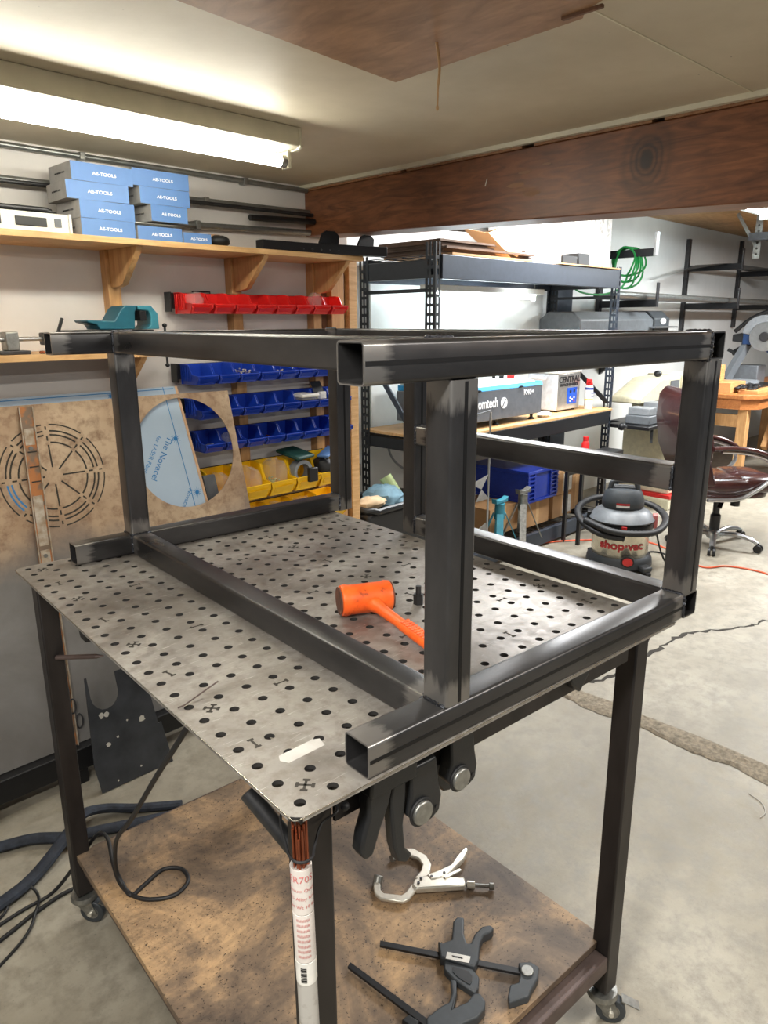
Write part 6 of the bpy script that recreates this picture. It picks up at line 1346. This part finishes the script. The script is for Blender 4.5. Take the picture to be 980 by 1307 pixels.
for s_ in (-1, 1):
    y = s_ * 0.285
    build('arm_frame', M().ring_sweep(smooth_path([(-0.20, y, 0.40), (0.0, y, 0.405), (0.10, y, 0.45), (0.20, y, 0.53), (0.23, y, 0.60), (0.17, y, 0.68), (0.02, y, 0.725), (-0.14, y, 0.735)], 6), 0.019, 10, flat=0.7), 'silver', ch)
    build('arm_pad', M().ring_sweep(smooth_path([(-0.20, y, 0.755), (-0.05, y, 0.757), (0.10, y, 0.735), (0.21, y, 0.685), (0.25, y, 0.645)], 5), 0.028, 12, flat=0.65), 'leather', ch)
build('gas_column', M().lathe([(0.032, 0.07), (0.036, 0.10), (0.036, 0.22), (0.024, 0.235), (0.024, 0.385)], (0, 0, 0), 20), 'black_plastic', ch)
build('tilt_plate', M().box(-0.11, 0.11, -0.08, 0.08, 0.372, 0.392), 'black_plastic', ch, bev=0.004)
build('tension_knob', M().cyl((0.12, -0.02, 0.375), (0.12, -0.02, 0.295), 0.032, 14), 'black_plastic', ch)
build('height_lever', M().bar((0.0, -0.08, 0.36), (-0.06, -0.17, 0.315), 0.03, 0.008), 'black_plastic', ch)
build('hub', M().lathe([(0.045, 0.05), (0.05, 0.06), (0.05, 0.10), (0.038, 0.11)], (0, 0, 0), 20), 'silver', ch)
for k in range(5):
    a = 2 * PI * k / 5 - 0.75; c_, n_ = math.cos(a), math.sin(a)
    l_ = build('leg', M().ring_sweep(smooth_path([(0.04 * c_, 0.04 * n_, 0.085), (0.15 * c_, 0.15 * n_, 0.10), (0.25 * c_, 0.25 * n_, 0.085), (0.305 * c_, 0.305 * n_, 0.062)], 4), [0.024] * 6 + [0.021] * 4 + [0.018] * 3, 10, flat=0.75), 'silver', ch)
    cst = build('caster', M().lathe([(0.006, 0.04), (0.006, 0.07)], (0.31 * c_, 0.31 * n_, 0), 8), 'black_plastic', ch)
    for s_ in (-1, 1): build('wheel', M().cyl((0.31 * c_ + s_ * 0.006 * n_, 0.31 * n_ - s_ * 0.006 * c_, 0.028), (0.31 * c_ + s_ * 0.026 * n_, 0.31 * n_ - s_ * 0.026 * c_, 0.028), 0.028, 18), 'black_plastic', cst, bev=0.004)

# shop vacuum
VA = (3.90, 1.53); w_v = rw(*VA)
sv = thing('shop_vacuum', 'steel-tank workshop vacuum with grey lid and black hose wrapped round it', 'vacuum', (w_v.x, w_v.y, 0), room=False, rz=math.radians(-58)); sv.scale = (1.03, 1.03, 0.88); BASE[sv.name] = (0, 0, 0)
build('tank', M().lathe([(0.165, 0.08), (0.172, 0.09), (0.172, 0.15), (0.175, 0.155), (0.175, 0.30), (0.18, 0.31), (0.178, 0.33)], (0, 0, 0), 48), 'tank_steel', sv)
build('rim_band', M().lathe([(0.184, 0.325), (0.196, 0.335), (0.196, 0.375), (0.188, 0.385)], (0, 0, 0), 44), 'black_plastic', sv)
build('lid', M().lathe([(0.198, 0.385), (0.202, 0.395), (0.165, 0.45), (0.12, 0.48)], (0, 0, 0), 44), 'mid_grey', sv)
build('motor_housing', M().lathe([(0.122, 0.48), (0.128, 0.49), (0.128, 0.53), (0.112, 0.59), (0.095, 0.615), (0.05, 0.622)], (0, 0, 0), 36), 'dark_plastic', sv)
for s_ in (-1, 0, 1):
    pass
build('handle', M().ring_sweep(smooth_path([(-0.085, -0.02, 0.59), (-0.075, -0.02, 0.655), (-0.045, -0.02, 0.672), (0.045, -0.02, 0.672), (0.075, -0.02, 0.655), (0.085, -0.02, 0.59)], 5), 0.016, 12), 'dark_plastic', sv)
build('handle_plate', M().box(-0.06, 0.06, -0.035, 0.01, 0.622, 0.640), 'grey_plastic', sv, bev=0.006)
def on_cyl(m_, r, a0, a1, z0, z1, n=8):
    vs = []
    for q in range(n + 1): a = a0 + (a1 - a0) * q / n; vs += [(r * math.cos(a), r * math.sin(a), z0), (r * math.cos(a), r * math.sin(a), z1)]
    return m_.add(vs, [(2 * q, 2 * q + 1, 2 * q + 3, 2 * q + 2) for q in range(n)])
build('badge', on_cyl(M(), 0.1300, -PI / 2 - 0.32, -PI / 2 + 0.30, 0.515, 0.531), 'red_print', sv); build('badge', on_cyl(M(), 0.1300, -PI / 2 - 0.32, -PI / 2 + 0.30, 0.499, 0.514), 'label_white', sv)
cu = bpy.data.curves.new('tmp', 'FONT'); cu.body = 'shop\u00b7vac'; cu.size = 0.082; cu.align_x = 'CENTER'; cu.align_y = 'CENTER'; cu.offset = 0.0028
o = bpy.data.objects.new('tmp', cu); C.objects.link(o); dg = bpy.context.evaluated_depsgraph_get(); me = bpy.data.meshes.new_from_object(o.evaluated_get(dg)); bpy.data.objects.remove(o)
for v in me.vertices: a = -PI / 2 + 0.06 + v.co.x / 0.177; zz_ = v.co.y; v.co = Vector((0.1768 * math.cos(a), 0.1768 * math.sin(a), 0.222 + zz_))
link_mesh('lettering', me, 'red_print', sv)
build('dolly', M().lathe([(0.19, 0.045), (0.205, 0.055), (0.20, 0.10), (0.178, 0.125), (0.170, 0.125)], (0, 0, 0), 40), 'dark_plastic', sv)
for k in range(4):
    a = -PI / 2 + PI / 4 + PI / 2 * k; c_, n_ = math.cos(a), math.sin(a)
    build('caster_arm', M().bar((0.15 * c_, 0.15 * n_, 0.07), (0.25 * c_, 0.25 * n_, 0.06), 0.075, 0.04), 'dark_plastic', sv, bev=0.01)
    build('wheel', M().cyl((0.235 * c_ - 0.02 * n_, 0.235 * n_ + 0.02 * c_, 0.024), (0.235 * c_ + 0.02 * n_, 0.235 * n_ - 0.02 * c_, 0.024), 0.024, 16), 'black_rubber', sv, bev=0.004)
build('drain_ring', M().cyl((0.05, -0.16, 0.12), (0.05, -0.208, 0.12), 0.040, 24), 'black_plastic', sv, bev=0.003); build('drain_cap', M().cyl((0.05, -0.20, 0.12), (0.05, -0.216, 0.12), 0.031, 24), 'signal_red', sv, bev=0.003)
for s_ in (-1, 1): build('latch', M().box(s_ * 0.20 - 0.014, s_ * 0.20 + 0.014, -0.03, 0.03, 0.33, 0.43), 'pink_print' if s_ > 0 else 'black_plastic', sv, bev=0.004)
build('latch', M().box(0.0, 0.03, -0.205, -0.195, 0.34, 0.38), 'signal_red', sv, bev=0.002)
# hose wrapped around, ribbed
hp = [(0.02, -0.22, 0.30), (-0.12, -0.215, 0.32), (-0.24, -0.10, 0.37), (-0.27, 0.06, 0.43), (-0.17, 0.22, 0.47), (0.02, 0.26, 0.47), (0.20, 0.18, 0.44), (0.265, 0.02, 0.39), (0.20, -0.15, 0.345), (0.05, -0.235, 0.345), (-0.08, -0.235, 0.36), (-0.22, -0.13, 0.39)]
hs = smooth_path(hp, 14); build('hose', M().ring_sweep(hs, [0.024 if k % 2 else 0.0215 for k in range(len(hs))], 12), 'black_rubber', sv)
cord('power_cord', [(4.03, 1.36, 0.30), (4.08, 1.33, 0.12), (4.15, 1.30, 0.006), (4.33, 1.36, 0.006), (4.36, 1.50, 0.006), (4.15, 1.56, 0.006)], 0.006, 'wire_black', 'black power cord lying beside the shop vacuum', room=True)
# orange cord on the floor
def wr(x, y): return (x * cY + y * sY, -x * sY + y * cY)
op = [(3.5, 2.60), (3.9, 2.45), (4.173, 2.272), (4.40, 2.03), (4.36, 1.80), (4.172, 1.462), (4.30, 1.36), (4.351, 1.25), (4.36, 1.15), (4.351, 1.079), (4.40, 0.9), (4.7, 0.6), (5.4, 0.3)]
cord('orange_extension_cord', [(x, y, 0.006) for x, y in op], 0.006, 'orange_cord', 'orange extension cord curving across the floor past the chair', room=False)
mb = M(); mb.ring_sweep(smooth_path([(1.98, 0.20, 0.002), (1.96, 0.15, 0.003), (1.92, 0.12, 0.002), (1.88, 0.12, 0.002)], 4), 0.0015, 6)
solo('string_scrap', mb, 'chalk', 'short white string scrap lying on the concrete right of the table', 'string', (1.95, 0.15, 0), room=False)
